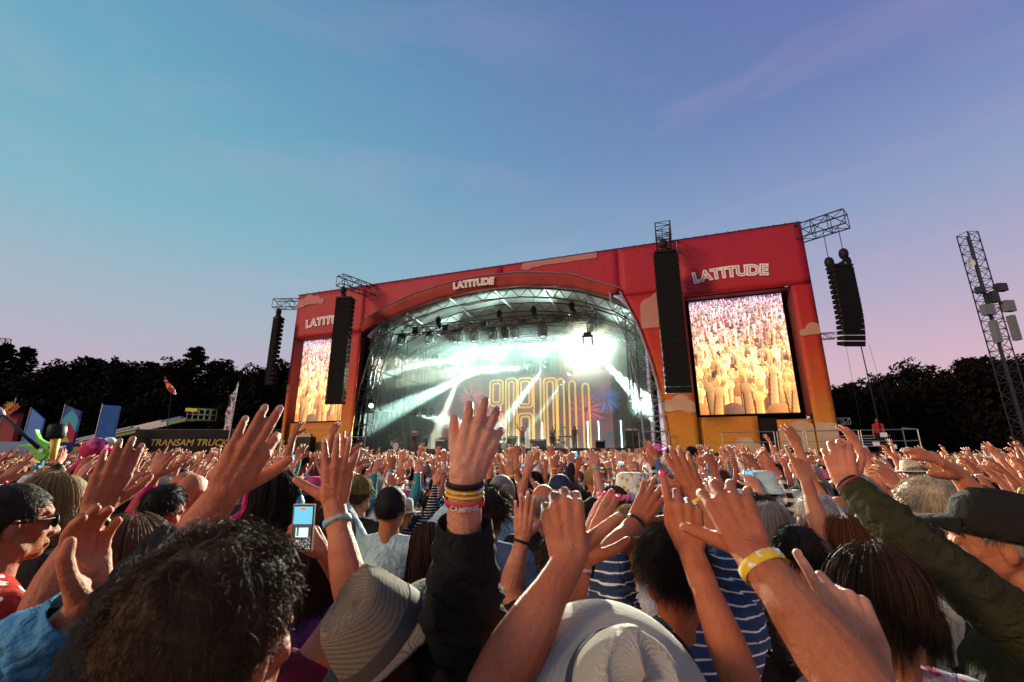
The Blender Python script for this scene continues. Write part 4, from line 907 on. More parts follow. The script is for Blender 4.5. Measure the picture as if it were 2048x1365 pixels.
# ------------------------------------------------------------------ hands and arms
def frame(o_, y, zh):
    y = Vector(y).normalized(); z = Vector(zh); z = (z - y * z.dot(y)).normalized(); x = y.cross(z)
    return Matrix(((x.x, y.x, z.x, o_[0]), (x.y, y.y, z.y, o_[1]), (x.z, y.z, z.z, o_[2]), (0, 0, 0, 1)))
OPEN = dict(curl=(.25, .25, .28, .3), spread=.16, thumb=.75)
def hand(g, T, side, curl=(.25, .25, .28, .3), spread=.16, thumb=.75, thumb_curl=.3, k=1.0, n=10):
    """T: local hand frame (y fingers, z back of hand, thumb at -x for a right hand). returns nail frames"""
    m = -1.0 if side == 'L' else 1.0
    X = lambda p: T @ Vector((p[0] * m * k, p[1] * k, p[2] * k))
    c = lambda a, b, ra, rb: g.capsule(X(a), X(b), ra * k, rb * k, n)
    base = ((-.020, .008, 0), (-.005, .008, .002), (.010, .008, .001), (.022, .010, -.002)); kn = ((-.031, .090, 0), (-.010, .096, .004), (.011, .091, .002), (.030, .079, -.003))
    for b, q in zip(base, kn): c(b, q, .0155, .0132)
    for a, b in zip(kn, kn[1:]): mid = lambda p, t: tuple(p[i] * t for i in range(3)); c(tuple((a[i] + b[i]) / 2 * .35 + (0, .02, -.003)[i] for i in range(3)), tuple((a[i] + b[i]) / 2 - (0, .010, .004)[i] for i in range(3)), .0145, .0115)
    c((.020, .02, -.010), (.027, .06, -.009), .014, .011)
    for b, q in zip(base, kn): c((b[0] * .55, .004, .0115), (q[0], q[1] - .004, q[2] + .0095), .0040, .0046)
    c((-.016, .03, .0105), (-.026, .07, .0095), .0026, .0024); c((.018, .02, .010), (.004, .06, .0125), .0026, .0024)
    nails = []
    LN = ((.041, .025, .020), (.045, .028, .021), (.041, .027, .021), (.032, .020, .018)); RD = (.0112, .0115, .0109, .0098)
    for i in range(4):
        az = (-1.0, -.25, .45, 1.15)[i] * spread; p = Vector(kn[i]); el = 0.
        cf = curl[i] if hasattr(curl, '__len__') else curl; cs = cf if hasattr(cf, '__len__') else (cf * .75, cf * 1.15, cf * .8)
        g.ball(X(kn[i]), .0142 * k, 10, 8)
        for j in range(3):
            el += cs[j]; d = Vector((math.sin(az) * math.cos(el), math.cos(az) * math.cos(el), -math.sin(el))); q = p + d * LN[i][j]
            r0 = RD[i] * (1, .93, .86)[j]; r1 = RD[i] * (.93, .86, .74)[j]; c(tuple(p), tuple(q), r0, r1)
            if j < 2: g.ball(X(q), r1 * 1.08 * k, 8, 6)
            p0, p = p, q
        up = Vector((math.sin(az) * math.sin(el), math.cos(az) * math.sin(el), math.cos(el)))
        f_ = frame(X(tuple(p0.lerp(p, .80) + up * (RD[i] * .66))), T.to_3x3() @ Vector((d.x * m, d.y, d.z)), T.to_3x3() @ Vector((up.x * m, up.y, up.z))); nails.append((f_, RD[i] * k))
    a0 = Vector((-.018, .014, -.008)); t1 = thumb; d1 = Vector((-math.sin(t1), math.cos(t1), -.35)).normalized(); b0 = a0 + d1 * .046
    t2 = thumb - thumb_curl * .5; d2 = Vector((-math.sin(t2), math.cos(t2), -.25 - thumb_curl * .3)).normalized(); b1 = b0 + d2 * .035
    t3 = thumb - thumb_curl * 1.3; d3 = Vector((-math.sin(t3), math.cos(t3), -.2 - thumb_curl * .5)).normalized(); b2 = b1 + d3 * .026
    c(tuple(a0), tuple(b0), .018, .0145); c(tuple(b0), tuple(b1), .0138, .0125); c(tuple(b1), tuple(b2), .0125, .0100); c((-.012, .03, -.010), tuple(b0 * .8 + Vector((0, .02, 0)) * .3), .014, .010); g.ball(X(tuple(b0)), .0138 * k, 8, 6)
    up = Vector((-.45, -.1, .9)).normalized(); nails.append((frame(X(tuple(b1.lerp(b2, .85) + up * .0075)), T.to_3x3() @ Vector((d3.x * m, d3.y, d3.z)), T.to_3x3() @ Vector((up.x * m, up.y, up.z))), .0105 * k))
    return nails
def forearm(g, E, W, T, k=1.0, thin=1.0, n=12):
    E, W = Vector(E), Vector(W); x = T.to_3x3() @ Vector((1, 0, 0)); t = (W - E).normalized()
    prev = None
    for s, r in ((0, .043), (.12, .046), (.28, .0465), (.5, .041), (.7, .033), (.86, .0275), (1.0, .0255)):
        p = E.lerp(W, s); r *= k * thin
        if prev: g.capsule(prev[0], p, prev[1], r, n)
        prev = (p, r)
    for s in (-1, 1): g.capsule(E.lerp(W, .72) + x * s * .008 * k, W + t * .008 + x * s * .011 * k, .027 * k * thin, .0205 * k * thin, n)
    g.ball(E, .044 * k * thin, 12, 8)
def upperarm(g, S, E, k=1.0, thin=1.0, n=12):
    S, E = Vector(S), Vector(E); prev = None
    for s, r in ((0, .056), (.2, .056), (.45, .052), (.7, .045), (1, .041)):
        p = S.lerp(E, s); r *= k * thin
        if prev: g.capsule(prev[0], p, prev[1], r, n)
        prev = (p, r)

# ------------------------------------------------------------------ torso, head, clothes (local frame: faces +y, 1.75 m tall)
def head_prims(g, k=1.0, n=16):
    X = lambda *p: Vector(p) * k
    g.ball(X(0, -.012, 1.662), (.076 * k, .092 * k, .095 * k), n, 12); g.ball(X(0, .02, 1.66), (.070 * k, .075 * k, .083 * k), n, 12)
    g.ball(X(0, .042, 1.60), (.056 * k, .052 * k, .072 * k), n, 12); g.ball(X(0, .070, 1.556), .026 * k); g.capsule(X(0, .092, 1.642), X(0, .112, 1.610), .009 * k, .014 * k)
    for s in (-1, 1):
        g.ball(X(s * .020, .101, 1.606), .009 * k, 8, 6); g.capsule(X(s * .012, .088, 1.675), X(s * .048, .076, 1.672), .010 * k, .008 * k)
        g.ball(X(s * .078, -.008, 1.632), (.012 * k, .019 * k, .033 * k), 10, 8); g.capsule(X(s * .03, .075, 1.63), X(s * .05, .06, 1.615), .016 * k, .016 * k)
        g.capsule(X(s * .045, .03, 1.565), X(s * .05, .0, 1.60), .024 * k, .024 * k)
    g.capsule(X(-.018, .095, 1.580), X(.018, .095, 1.580), .007 * k, .007 * k); g.capsule(X(-.016, .093, 1.569), X(.016, .093, 1.569), .008 * k, .008 * k)
    g.capsule(X(0, -.02, 1.40), X(0, -.006, 1.59), .060 * k, .055 * k, n)
def torso_prims(g, k=1.0, inf=0., legs=True, neck=True, n=14):
    X = lambda *p: Vector(p) * k; B = lambda c, r: g.ball(X(*c), tuple((q + inf) * k for q in r), n, 10)
    B((0, 0, .96), (.165, .115, .13)); B((0, 0, 1.10), (.148, .105, .16)); B((0, .005, 1.27), (.170, .118, .17)); B((0, -.02, 1.34), (.165, .10, .12))
    g.capsule(X(-.145, -.005, 1.415), X(.145, -.005, 1.415), (.058 + inf) * k, (.058 + inf) * k, n)
    for s in (-1, 1): g.capsule(X(s * .13, -.012, 1.425), X(s * .02, -.018, 1.475), (.047 + inf) * k, (.042 + inf * .6) * k, n)
    if legs:
        for s in (-1, 1):
            g.capsule(X(s * .09, 0, .90), X(s * .10, .012, .50), (.088 + inf) * k, (.058 + inf) * k, n); g.capsule(X(s * .10, .012, .50), X(s * .10, -.02, .10), (.058 + inf) * k, (.043 + inf) * k, n); g.capsule(X(s * .10, -.05, .05), X(s * .11, .12, .04), .042 * k, .036 * k, n)
def eyes(k=1.0):
    g = G()
    for s in (-1, 1): g.ball(Vector((s * .032, .083, 1.645)) * k, .0125 * k, 8, 6)
    return g.mesh('eyes')

# ------------------------------------------------------------------ hair and hats (head local, same frame)
HCEN = Vector((0, -.008, 1.66))
def allowed(d, style):
    front = d.y
    if style == 'fringe_ring': return d.z < .42 and d.z > -.62 and front < .35
    line = .58 if front > .75 else (.30 if front > .45 else (-.05 if front > .1 else (-.35 if front > -.4 else -.62)))
    return d.z > line
def strip(g, pts, w, rng):
    a = (pts[-1] - pts[0]); q = a.cross(Vector((rng.gauss(0, 1), rng.gauss(0, 1), rng.gauss(0, 1))))
    if q.length < 1e-6: return
    q.normalize(); i = len(g.v); n = len(pts)
    for j, p in enumerate(pts):
        ww = w * (1 - .8 * j / (n - 1)); g.v += [tuple(p - q * ww), tuple(p + q * ww)]
    g.f += [(i + 2 * j, i + 2 * j + 1, i + 2 * j + 3, i + 2 * j + 2) for j in range(n - 1)]
def shell(g, style, inf, seed):
    nu, nv = 28, 18; idx = {}
    for j in range(nv + 1):
        for i in range(nu):
            th, ph = math.pi * j / nv, 2 * math.pi * i / nu; d = Vector((math.sin(th) * math.cos(ph), math.sin(th) * math.sin(ph), math.cos(th)))
            if allowed(d, style) or allowed(Vector((d.x, d.y, d.z + .12)), style):
                q = inf * (1 + .5 * mnoise.noise(d * 5 + Vector((seed, 0, 0)))); idx[(i, j)] = len(g.v); g.v.append(tuple(HCEN + Vector((d.x * (.079 + q), d.y * (.099 + q), d.z * (.097 + q)))))
    for j in range(nv):
        for i in range(nu):
            ks = [(i, j), (i, j + 1), ((i + 1) % nu, j + 1), ((i + 1) % nu, j)]
            if all(q in idx for q in ks): g.f.append(tuple(idx[q] for q in ks))
def hair_mesh(style, seed, n=1500, length=.04, w=.0016, curl=0., lift=.4, zend=1.45, clump=0):
    rng = random.Random(seed); g = G()
    if style in ('long', 'bob', 'tail'): shell(g, 'short', .010, seed)
    else: shell(g, style, .006 + lift * .006, seed)
    if style in ('short', 'fringe_ring', 'curly'):
        st = 'fringe_ring' if style == 'fringe_ring' else 'short'; c = 0
        while c < n:
            d = Vector((rng.gauss(0, 1), rng.gauss(0, 1), rng.gauss(0, 1))).normalized()
            if not allowed(d, st): continue
            c += 1; p = HCEN + Vector((d.x * .080, d.y * .100, d.z * .098)); cr = Vector((0, -.35, .93)); tg = (d * d.dot(cr) - cr); tg = tg.normalized() if tg.length > .05 else Vector((1, 0, 0))
            tg = (tg + Vector((rng.gauss(0, .35), rng.gauss(0, .35), rng.gauss(0, .2)))).normalized(); dirn = (tg + d * lift).normalized(); L = length * rng.uniform(.6, 1.3); pts = [p]; ph = rng.uniform(0, 6.28); bx = dirn.cross(d).normalized() if dirn.cross(d).length > .01 else dirn.orthogonal()
            m_ = 7 if curl else 4; by = dirn.cross(bx)
            for j in range(1, m_):
                t = j / (m_ - 1); q = p + dirn * L * t - Vector((0, 0, .25 * L * t * t)) + (d * .004)
                if curl: q += (bx * math.cos(ph + t * 7) + by * math.sin(ph + t * 7)) * curl * (.4 + t)
                pts.append(q)
            strip(g, pts, w, rng)
    else:
        cl = [(rng.uniform(1.0, 2 * math.pi - 1.0), rng.uniform(.002, .022), rng.uniform(0, 6.28), rng.gauss(0, .025), rng.uniform(.05, .5)) for _ in range(clump)]
        for q_ in range(n):
            ph = rng.uniform(1.0, 2 * math.pi - 1.0); off = rng.uniform(.004, .02); pts = []; zz = zend + rng.gauss(0, .02); wv = rng.uniform(0, 6.28); fx = math.sin(ph); fy = math.cos(ph); th0 = rng.uniform(.05, .5); am = curl * rng.uniform(.5, 1.4)
            if clump and rng.random() < .93: c_ = cl[q_ % clump]; ph = c_[0] + rng.gauss(0, .035); off = c_[1] + rng.gauss(0, .0016); wv = c_[2] + rng.gauss(0, .3); zz = zend + c_[3] + rng.gauss(0, .012); fx = math.sin(ph); fy = math.cos(ph); th0 = c_[4]
            elif clump: off += rng.uniform(0, .02); am *= 2.2; zz += rng.uniform(-.03, .08)
            for j in range(6):
                th = th0 + (1.65 - th0) * j / 5; d = Vector((math.sin(th) * fx, math.sin(th) * fy - .12 * math.cos(th), math.cos(th))); pts.append(HCEN + Vector((d.x * (.079 + off), d.y * (.099 + off), d.z * (.097 + off))))
            e = pts[-1].copy(); m_ = 6
            if style == 'tail':
                for j in range(1, m_): t = j / (m_ - 1); pts.append(e.lerp(Vector((0, -.125, 1.62)), t) if t < .5 else e.lerp(Vector((0, -.125, 1.62)), .5).lerp(Vector((rng.gauss(0, .014), -.13 + rng.gauss(0, .014), zz)), (t - .5) * 2))
            else:
                for j in range(1, m_):
                    t = j / (m_ - 1); fl = 1.0 + .10 * math.sin(t * 2.6); pts.append(Vector((e.x * fl + am * math.sin(wv + t * 7), e.y * fl + am * math.cos(wv + t * 6), e.z + (zz - e.z) * t)))
            strip(g, pts, w * 1.25, rng)
    me = g.mesh('hair'); me.polygons.foreach_set('use_smooth', [True] * len(me.polygons)); return me
HAIR = {'short': hair_mesh('short', 1, 1500, .034), 'thick': hair_mesh('short', 2, 1900, .055, .0018, .004, .6), 'curly': hair_mesh('curly', 3, 1800, .07, .0016, .008, .9), 'crop': hair_mesh('short', 4, 3200, .015, .0009, 0, .35), 'balding': hair_mesh('fringe_ring', 5, 1100, .028),
        'long': hair_mesh('long', 6, 2400, w=.0011, zend=1.36, curl=.004), 'wavy': hair_mesh('long', 7, 2400, w=.0011, zend=1.33, curl=.013), 'bob': hair_mesh('bob', 8, 2600, w=.0011, zend=1.53), 'tail': hair_mesh('tail', 9, 1400, zend=1.38), 'bobfine': hair_mesh('bob', 18, 8000, w=.00050, zend=1.50, curl=.006, clump=170), 'bobshort': hair_mesh('bob', 21, 8000, w=.00050, zend=1.575, curl=.006, clump=190), 'longfine': hair_mesh('long', 19, 7000, w=.0006, zend=1.36, curl=.008, clump=150), 'thickfine': hair_mesh('short', 20, 7000, .05, .0006, .004, .5)}
NEARHAIR = ('bobfine', 'bobshort', 'longfine', 'thickfine')
HAIRNAME = {'short': 'short {} hair', 'thick': 'thick {} hair', 'curly': 'curly {} hair', 'crop': 'cropped {} hair', 'balding': 'balding {} hair', 'long': 'long {} hair', 'wavy': 'wavy {} hair', 'bob': 'bobbed {} hair', 'tail': '{} ponytail'}
def hat_mesh(kind):
    g = G(); c = HCEN
    if kind == 'bucket': g.lathe([(.004, .118), (.06, .116), (.085, .105), (.098, .04), (.105, .012), (.145, -.045), (.143, -.05), (.100, .005), (.09, .02)], 28, Matrix.Translation(c + Vector((0, 0, .005))) @ Matrix.Diagonal((1, 1.15, 1, 1)))
    if kind in ('cap', 'flatcap'):
        g.lathe([(.004, .112), (.05, .106), (.082, .07), (.094, .015), (.094, -.012), (.086, -.012)], 28, Matrix.Translation(c + Vector((0, -.002, .0))) @ Matrix.Diagonal((1, 1.16, 1 if kind == 'cap' else .9, 1)))
        n = 16
        for q in (0, 1):
            for i in range(n + 1): a = math.pi * (i / n); g.v.append(tuple(c + Vector((math.cos(a) * .075, .085 + 0 * q, .012 + .018 * math.sin(a) - q * .006)))); g.v.append(tuple(c + Vector((math.cos(a) * .083, .09 + math.sin(a) * (.085 if kind == 'cap' else .045), -.012 + .02 * math.sin(a) - q * .006))))
        b = len(g.v) - 4 * (n + 1)
        for q in (0, 1):
            o_ = b + q * 2 * (n + 1)
            for i in range(n): g.f.append((o_ + 2 * i, o_ + 2 * i + 1, o_ + 2 * i + 3, o_ + 2 * i + 2))
        for i in range(n): g.f.append((b + 2 * i + 1, b + 2 * i + 3, b + 2 * (n + 1) + 2 * i + 3, b + 2 * (n + 1) + 2 * i + 1))
    if kind == 'brim':
        g.lathe([(.004, .118), (.045, .125), (.07, .12), (.085, .09), (.094, .02), (.098, .004), (.165, -.006), (.166, -.012), (.098, -.006), (.09, .0)], 32, Matrix.Translation(c + Vector((0, 0, .015))) @ Matrix.Diagonal((1, 1.14, 1, 1)))
    if kind == 'cowboy':
        g.lathe([(.004, .12), (.05, .135), (.075, .125), (.09, .03), (.10, .01), (.15, .005), (.19, .0), (.19, -.006), (.10, -.002)], 32, Matrix.Translation(c + Vector((0, 0, .02))) @ Matrix.Diagonal((1, 1.15, 1, 1))); g.v = [(x, y, z + max(0, abs(x) - .09) * .75) for x, y, z in g.v]
    me = g.mesh('hat', True); return me
HATS = {k_: hat_mesh(k_) for k_ in ('bucket', 'cap', 'flatcap', 'brim', 'cowboy')}
HATNAME = {'bucket': 'bucket hat', 'cap': 'peaked cap', 'flatcap': 'flat cap', 'brim': 'brimmed hat', 'cowboy': 'cowboy hat'}
def torus(R, r, h, n=20, m=6, sq=(1, 1)):
    g = G(); g.lathe([(R + r * math.cos(6.283 * i / m), h / 2 * math.sin(6.283 * i / m)) for i in range(m)], n, Matrix.Diagonal((*sq, 1, 1)), True); return g.mesh('wristband', True)
BAND = torus(.0345, .0016, .015, sq=(1.13, .86)); CORD = torus(.0345, .0022, .006, sq=(1.13, .86))
wg = G(); wg.box((0, 0, .0325), (.036, .040, .009)); WATCH = wg.mesh('watch')
# ------------------------------------------------------------------ pose library
def arm_pts(side, ud, fd, k=1.0, lift=.02):
    s = 1 if side == 'R' else -1; S = Vector((s * .175, -.005, 1.415 + lift)) * k; ud = Vector((ud[0] * s, ud[1], ud[2])).normalized(); fd = Vector((fd[0] * s, fd[1], fd[2])).normalized()
    E = S + ud * .295 * k; W = E + fd * .262 * k; return S, E, W, fd
ARMS = {  # upper dir, forearm dir, hand dir, back-of-hand normal (x is outward), hand shape
 'up': ((.25, .45, .85), (-.05, .35, .93), (.0, .45, .9), (0, -1, .4), OPEN),
 'high': ((.18, .25, .95), (.0, .2, .98), (.1, .25, .95), (0, -1, .25), dict(curl=.12, spread=.3, thumb=.95)),
 'fwd': ((.15, .85, .5), (-.1, .55, .83), (-.05, .65, .75), (0, -.8, .6), dict(curl=(.3, .35, .4, .45), spread=.12, thumb=.7)),
 'bent': ((.55, .6, .35), (-.25, .15, .95), (-.1, .35, .93), (0, -1, .3), dict(curl=.3, spread=.2, thumb=.8)),
 'clap': ((.3, .55, .75), (-.5, .35, .75), (-.15, .5, .85), (1, -.2, .1), dict(curl=.15, spread=.06, thumb=.5)),
 'point': ((.2, .5, .8), (.05, .4, .9), (.05, .4, .9), (0, -1, .3), dict(curl=(.06, 1.25, 1.35, 1.4), spread=.06, thumb=.3, thumb_curl=.9)),
 'fist': ((.2, .6, .75), (-.05, .35, .93), (.0, .3, .95), (0, -1, .3), dict(curl=1.3, spread=.02, thumb=.3, thumb_curl=1.0)),
 'wave': ((.6, .35, .65), (.15, .3, .93), (.35, .35, .85), (0, -1, .3), dict(curl=.15, spread=.3, thumb=1.0)),
 'reach': ((.1, .95, .3), (0, .85, .5), (0, .9, .3), (0, -.4, .9), dict(curl=.25, spread=.2, thumb=.7)),
 'down': ((.15, .05, -1), (.05, .25, -.95), (0, .2, -1), (1, 0, 0), dict(curl=.5, spread=.05, thumb=.4)),
}
POSES = [('up', 'up'), ('high', 'down'), ('fwd', 'fwd'), ('bent', 'up'), ('clap', 'clap'), ('point', 'fwd'), ('down', 'wave'), ('fwd', 'high'), ('fist', 'down'), ('reach', 'bent'), ('down', 'fwd'), ('wave', 'wave'), ('bent', 'bent'), ('down', 'down'), ('up', 'reach'), ('down', 'point')]
PNAME = {'up': 'raised', 'high': 'stretched high', 'fwd': 'reaching forward', 'bent': 'half raised', 'clap': 'clapping', 'point': 'pointing up', 'fist': 'in a raised fist', 'wave': 'waving wide', 'reach': 'stretched forward', 'down': 'lowered'}
def pose_words(R, L):
    if R == L: return {'clap': 'clapping overhead', 'down': 'both arms lowered', 'wave': 'both arms spread wide', 'bent': 'both arms half raised'}.get(R, 'both arms ' + PNAME[R])
    if 'down' in (R, L): s, q = ('right', R) if L == 'down' else ('left', L); return '%s %s' % (s + (' hand' if q in ('point', 'fist') else ' arm'), PNAME[q])
    return 'right arm %s, left %s' % (PNAME[R], PNAME[L])
rngp = random.Random(11); PL = []
def jit(v, a): return tuple(q + rngp.uniform(-a, a) for q in v)
for ri, (R, L) in enumerate(POSES):
    g = G(); sh = G(); shl = G(); info = {}; hi = 0; gt = G(); gh = G()
    torso_prims(gt); head_prims(gh)
    torso_prims(sh, 1, .016, legs=False); torso_prims(shl, 1, .018, legs=False)
    for side, nm in (('R', R), ('L', L)):
        ud, fd, hd, nb, hs = ARMS[nm]; S, E, W, f_ = arm_pts(side, jit(ud, .09), jit(fd, .09), 1, .035 if nm != 'down' else 0); s = 1 if side == 'R' else -1
        T = frame(W, (hd[0] * s, hd[1], hd[2]), (nb[0] * s, nb[1], nb[2])); upperarm(g, S, E, n=10); forearm(g, E, W, T, n=10); hand(g, T, side, k=1.06, n=8, **hs)
        sh.capsule(S, S.lerp(E, .62), .072, .062, 12, True); sh.ball(S, .072); shl.capsule(S, E, .072, .058, 12); shl.capsule(E, E.lerp(W, .88), .058, .040, 12, True); shl.ball(S, .072)
        info[side] = (E, W, f_, T); hi = max(hi, (T @ Vector((0, .17, 0))).z)
    body = join([vox(g, .0052, 2, None, 'arms'), vox(gh, .0075, 2, None, 'head'), vox(gt, .022, 2, None, 'torso'), eyes()], 'body'); body.materials.append(M['skin'])
    PL.append(dict(body=body, tee=vox(sh, .017, 2, None, 'shirt', .008, 9), shirt=vox(shl, .017, 2, None, 'shirt', .010, 8), info=info, top=max(hi, 1.76), words=pose_words(R, L), R=R, L=L))
g = G(); torso_prims(g, 1, .02); g.v = [(x, y, min(z, 1.0)) for x, y, z in g.v]; TROUSERS = vox(g, .03, 2, None, 'trousers')

SKINS = [(.55, .23, .125), (.46, .165, .08), (.60, .29, .19), (.40, .135, .06), (.49, .18, .088), (.33, .105, .045), (.17, .06, .03)]
HCOL = {'black': (.008, .006, .005), 'dark brown': (.018, .010, .006), 'brown': (.045, .023, .011), 'auburn': (.09, .028, .012), 'blond': (.30, .19, .075), 'grey': (.22, .205, .19), 'white': (.46, .44, .40)}
SCOL = {'black': (.012, .012, .013), 'white': (.62, .66, .66), 'navy': (.02, .03, .08), 'pale blue': (.22, .40, .52), 'red': (.40, .02, .03), 'grey': (.15, .15, .16), 'green': (.05, .22, .09), 'pink': (.55, .10, .24), 'teal': (.04, .24, .27), 'olive': (.07, .07, .03), 'mustard': (.42, .26, .03), 'purple': (.14, .05, .22), 'cream': (.55, .48, .36), 'denim': (.08, .14, .24), 'maroon': (.13, .015, .03), 'orange': (.55, .16, .03)}
TCOL = [(.02, .025, .05), (.015, .015, .016), (.12, .09, .06), (.05, .07, .12)]
used_labels = set()
def put(o, **k):
    for a, b in k.items(): o[a] = list(b)
    return o
def person(pos, rz, k, pose, hair, hcol, scol, label, group=None, sleeve='tee', pattern='cloth', hat=None, hatcol=None, hatmat=None, bands=(), skin=None, seed=0, wide=1.0, tilt=0.):
    rng = random.Random(seed); P_ = PL[pose]
    o = ob('person', P_['body'], None, pos); o.rotation_euler = (tilt, 0, rz); o.scale = (k * wide, k * wide, k); put(o, skin_tone=skin if skin is not None else (lambda f, c: [q * f for q in c])(rng.uniform(.6, 1.05), SKINS[rng.randrange(6)])); tag(o, label, 'person', group)
    s = ob_m('shirt', P_[sleeve], M[pattern], o); put(s, tint=SCOL[scol] if isinstance(scol, str) else scol)
    t = ob_m('trousers', TROUSERS, M['cloth'], o); put(t, tint=rng.choice(TCOL))
    if hair: h = ob_m('hair', HAIR[hair], M['hair'], o); put(h, hair_tone=HCOL[hcol] if isinstance(hcol, str) else hcol)
    if hat: h = ob_m('hat', HATS[hat], M[hatmat] if hatmat else M['cloth'], o); put(h, tint=SCOL[hatcol] if isinstance(hatcol, str) else hatcol)
    for side, typ, mt, fr in bands:
        E, W, f_, T = P_['info'][side]; b = ob_m('watch_strap' if typ == 'watch' else 'wristband', BAND if typ != 'cord' else CORD, M[mt], o)
        x = T.to_3x3() @ Vector((1, 0, 0)); z = f_; x = (x - z * x.dot(z)).normalized(); y = z.cross(x); R_ = Matrix(((x.x, y.x, z.x), (x.y, y.y, z.y), (x.z, y.z, z.z))).to_4x4(); b.matrix_local = Matrix.Translation(E.lerp(W, fr)) @ R_ @ Matrix.Scale(1.0 if fr > .88 else 1.12, 4)
        if typ == 'watch':
            q = ob_m('watch', WATCH, M['band_black'] if mt != 'band_silver' else M['band_silver'], b); q.rotation_euler = (math.pi / 2, 0, 0)
            q.rotation_euler = (0, 0, 0); q.matrix_local = Matrix.Rotation(-math.pi / 2 if True else 0, 4, 'X') @ Matrix.Rotation(0, 4, 'Z')
    return o
STAGE_C = SP(20.5, 4, 0)
def facing(x, y): d = STAGE_C - Vector((x, y, 0)); return math.atan2(-d.x, d.y)
TAKEN = []
def at_head(px, py, z, **k):
    """stand a person so that the middle of the head is at this point"""
    p = D(px, py, z); kk = p.z / 1.655; rz = facing(p.x, p.y) + k.pop('turn', 0.); TAKEN.append((p.x, p.y, .36)); pos = k.pop('shift', (0, 0))
    return person((p.x + pos[0], p.y + pos[1], 0), rz, kk, **k)
# ------------------------------------------------------------------ people close to the camera, one by one
NAILM = G(); NAILM.ball((0, 0, 0), (.0062, .0080, .0016), 10, 6); NAIL = NAILM.mesh('fingernail', True)
def smooth_path(pts, n):
    P_ = [Vector(p) for p in pts]; P_ = [P_[0] * 2 - P_[1]] + P_ + [P_[-1] * 2 - P_[-2]]; out = []
    for i in range(1, len(P_) - 2):
        for j in range(n):
            t = j / n; a, b, c, d = P_[i - 1:i + 3]; out.append(.5 * ((2 * b) + (c - a) * t + (2 * a - 5 * b + 4 * c - d) * t * t + (3 * b - a - 3 * c + d) * t ** 3))
    return out + [P_[-2]]
def sleeve_mesh(S, E, C, r0, r1, r2, seed=0, fold=.006, nseg=36):
    """cloth tube from shoulder S past elbow E to the cuff C"""
    path = smooth_path([S, E, C] if (C - E).length > .03 else [S, S.lerp(C, .5), C], 26); L = len(path); g = G(); rings = []; up = Vector((.3, -1, .2)).normalized()
    for i, p in enumerate(path):
        t = (path[min(i + 1, L - 1)] - path[max(i - 1, 0)]).normalized(); x = t.cross(up).normalized(); up = x.cross(t); s = i / (L - 1); r = r0 + (r1 - r0) * s * 2 if s < .5 else r1 + (r2 - r1) * (s - .5) * 2
        ring = []
        for k in range(nseg):
            a = 6.28318 * k / nseg; q = x * math.cos(a) + up * math.sin(a); ed = min(1, (1 - s) * 12)
            d = fold * (1.2 * mnoise.noise(Vector((math.cos(a) * 1.2 + seed, math.sin(a) * 1.2, s * 16 + math.cos(a) * 1.5))) + .8 * mnoise.noise(Vector((math.cos(a) * 2.5, math.sin(a) * 2.5 + seed, s * 30)))) * (.3 + .7 * ed) * (1 + 1.2 * math.exp(-((s - .5) * 6) ** 2))
            ring.append(tuple(p + q * (r + d)))
        rings.append(ring)
    t = (path[-1] - path[-2]).normalized(); c = path[-1]
    for off, sc in ((.003, .97), (-.002, .93), (-.03, .88)): rings.append([tuple(c + t * off + (Vector(q) - c) * sc) for q in rings[L - 1]])
    for i, r in enumerate(rings):
        g.v += r
        if i: g.f += [((i - 1) * nseg + k, (i - 1) * nseg + (k + 1) % nseg, i * nseg + (k + 1) % nseg, i * nseg + k) for k in range(nseg)]
    return g.mesh('sleeve', True)
LENS = []
def curly_locks(seed, locks=640, per=20):
    """short curly hair: locks of strands that share a curl"""
    rng = random.Random(seed); g = G(); shell(g, 'short', .012, seed); c = 0
    while c < locks:
        d = Vector((rng.gauss(0, 1), rng.gauss(0, 1), rng.gauss(0, 1))).normalized()
        if not allowed(d, 'short'): continue
        c += 1; p = HCEN + Vector((d.x * .081, d.y * .101, d.z * .099)); cr = Vector((.15, -.45, .88)).normalized(); tg = d * d.dot(cr) - cr; tg = tg.normalized() if tg.length > .05 else Vector((1, 0, 0))
        side = d.cross(tg); tg = (tg + side * rng.gauss(.3, .5)).normalized(); top = max(0, d.z); lift = .18 + .30 * top; dirn = (tg + d * lift).normalized(); L = (.028 + .026 * top) * rng.uniform(.7, 1.25); bx = dirn.cross(d); bx = bx.normalized() if bx.length > .02 else dirn.orthogonal().normalized(); by = dirn.cross(bx); ph = rng.uniform(0, 6.28); fq = rng.uniform(6, 10); cu = (.004 + .006 * top) * rng.uniform(.6, 1.3)
        for _ in range(per):
            o_ = Vector((rng.gauss(0, 1), rng.gauss(0, 1), rng.gauss(0, 1))) * .0042; q0 = p + o_; LL = L * rng.uniform(.75, 1.15); dp = rng.gauss(0, .25); pts = []
            for j in range(9):
                t = j / 8; pts.append(q0 + dirn * LL * t - d * (.35 * LL * t * t) + o_ * t * .6 + (bx * math.cos(ph + dp + t * fq) + by * math.sin(ph + dp + t * fq)) * cu * (.25 + t) + d * .003)
            strip(g, pts, .00055, rng)
    me = g.mesh('hair'); me.polygons.foreach_set('use_smooth', [True] * len(me.polygons)); return me
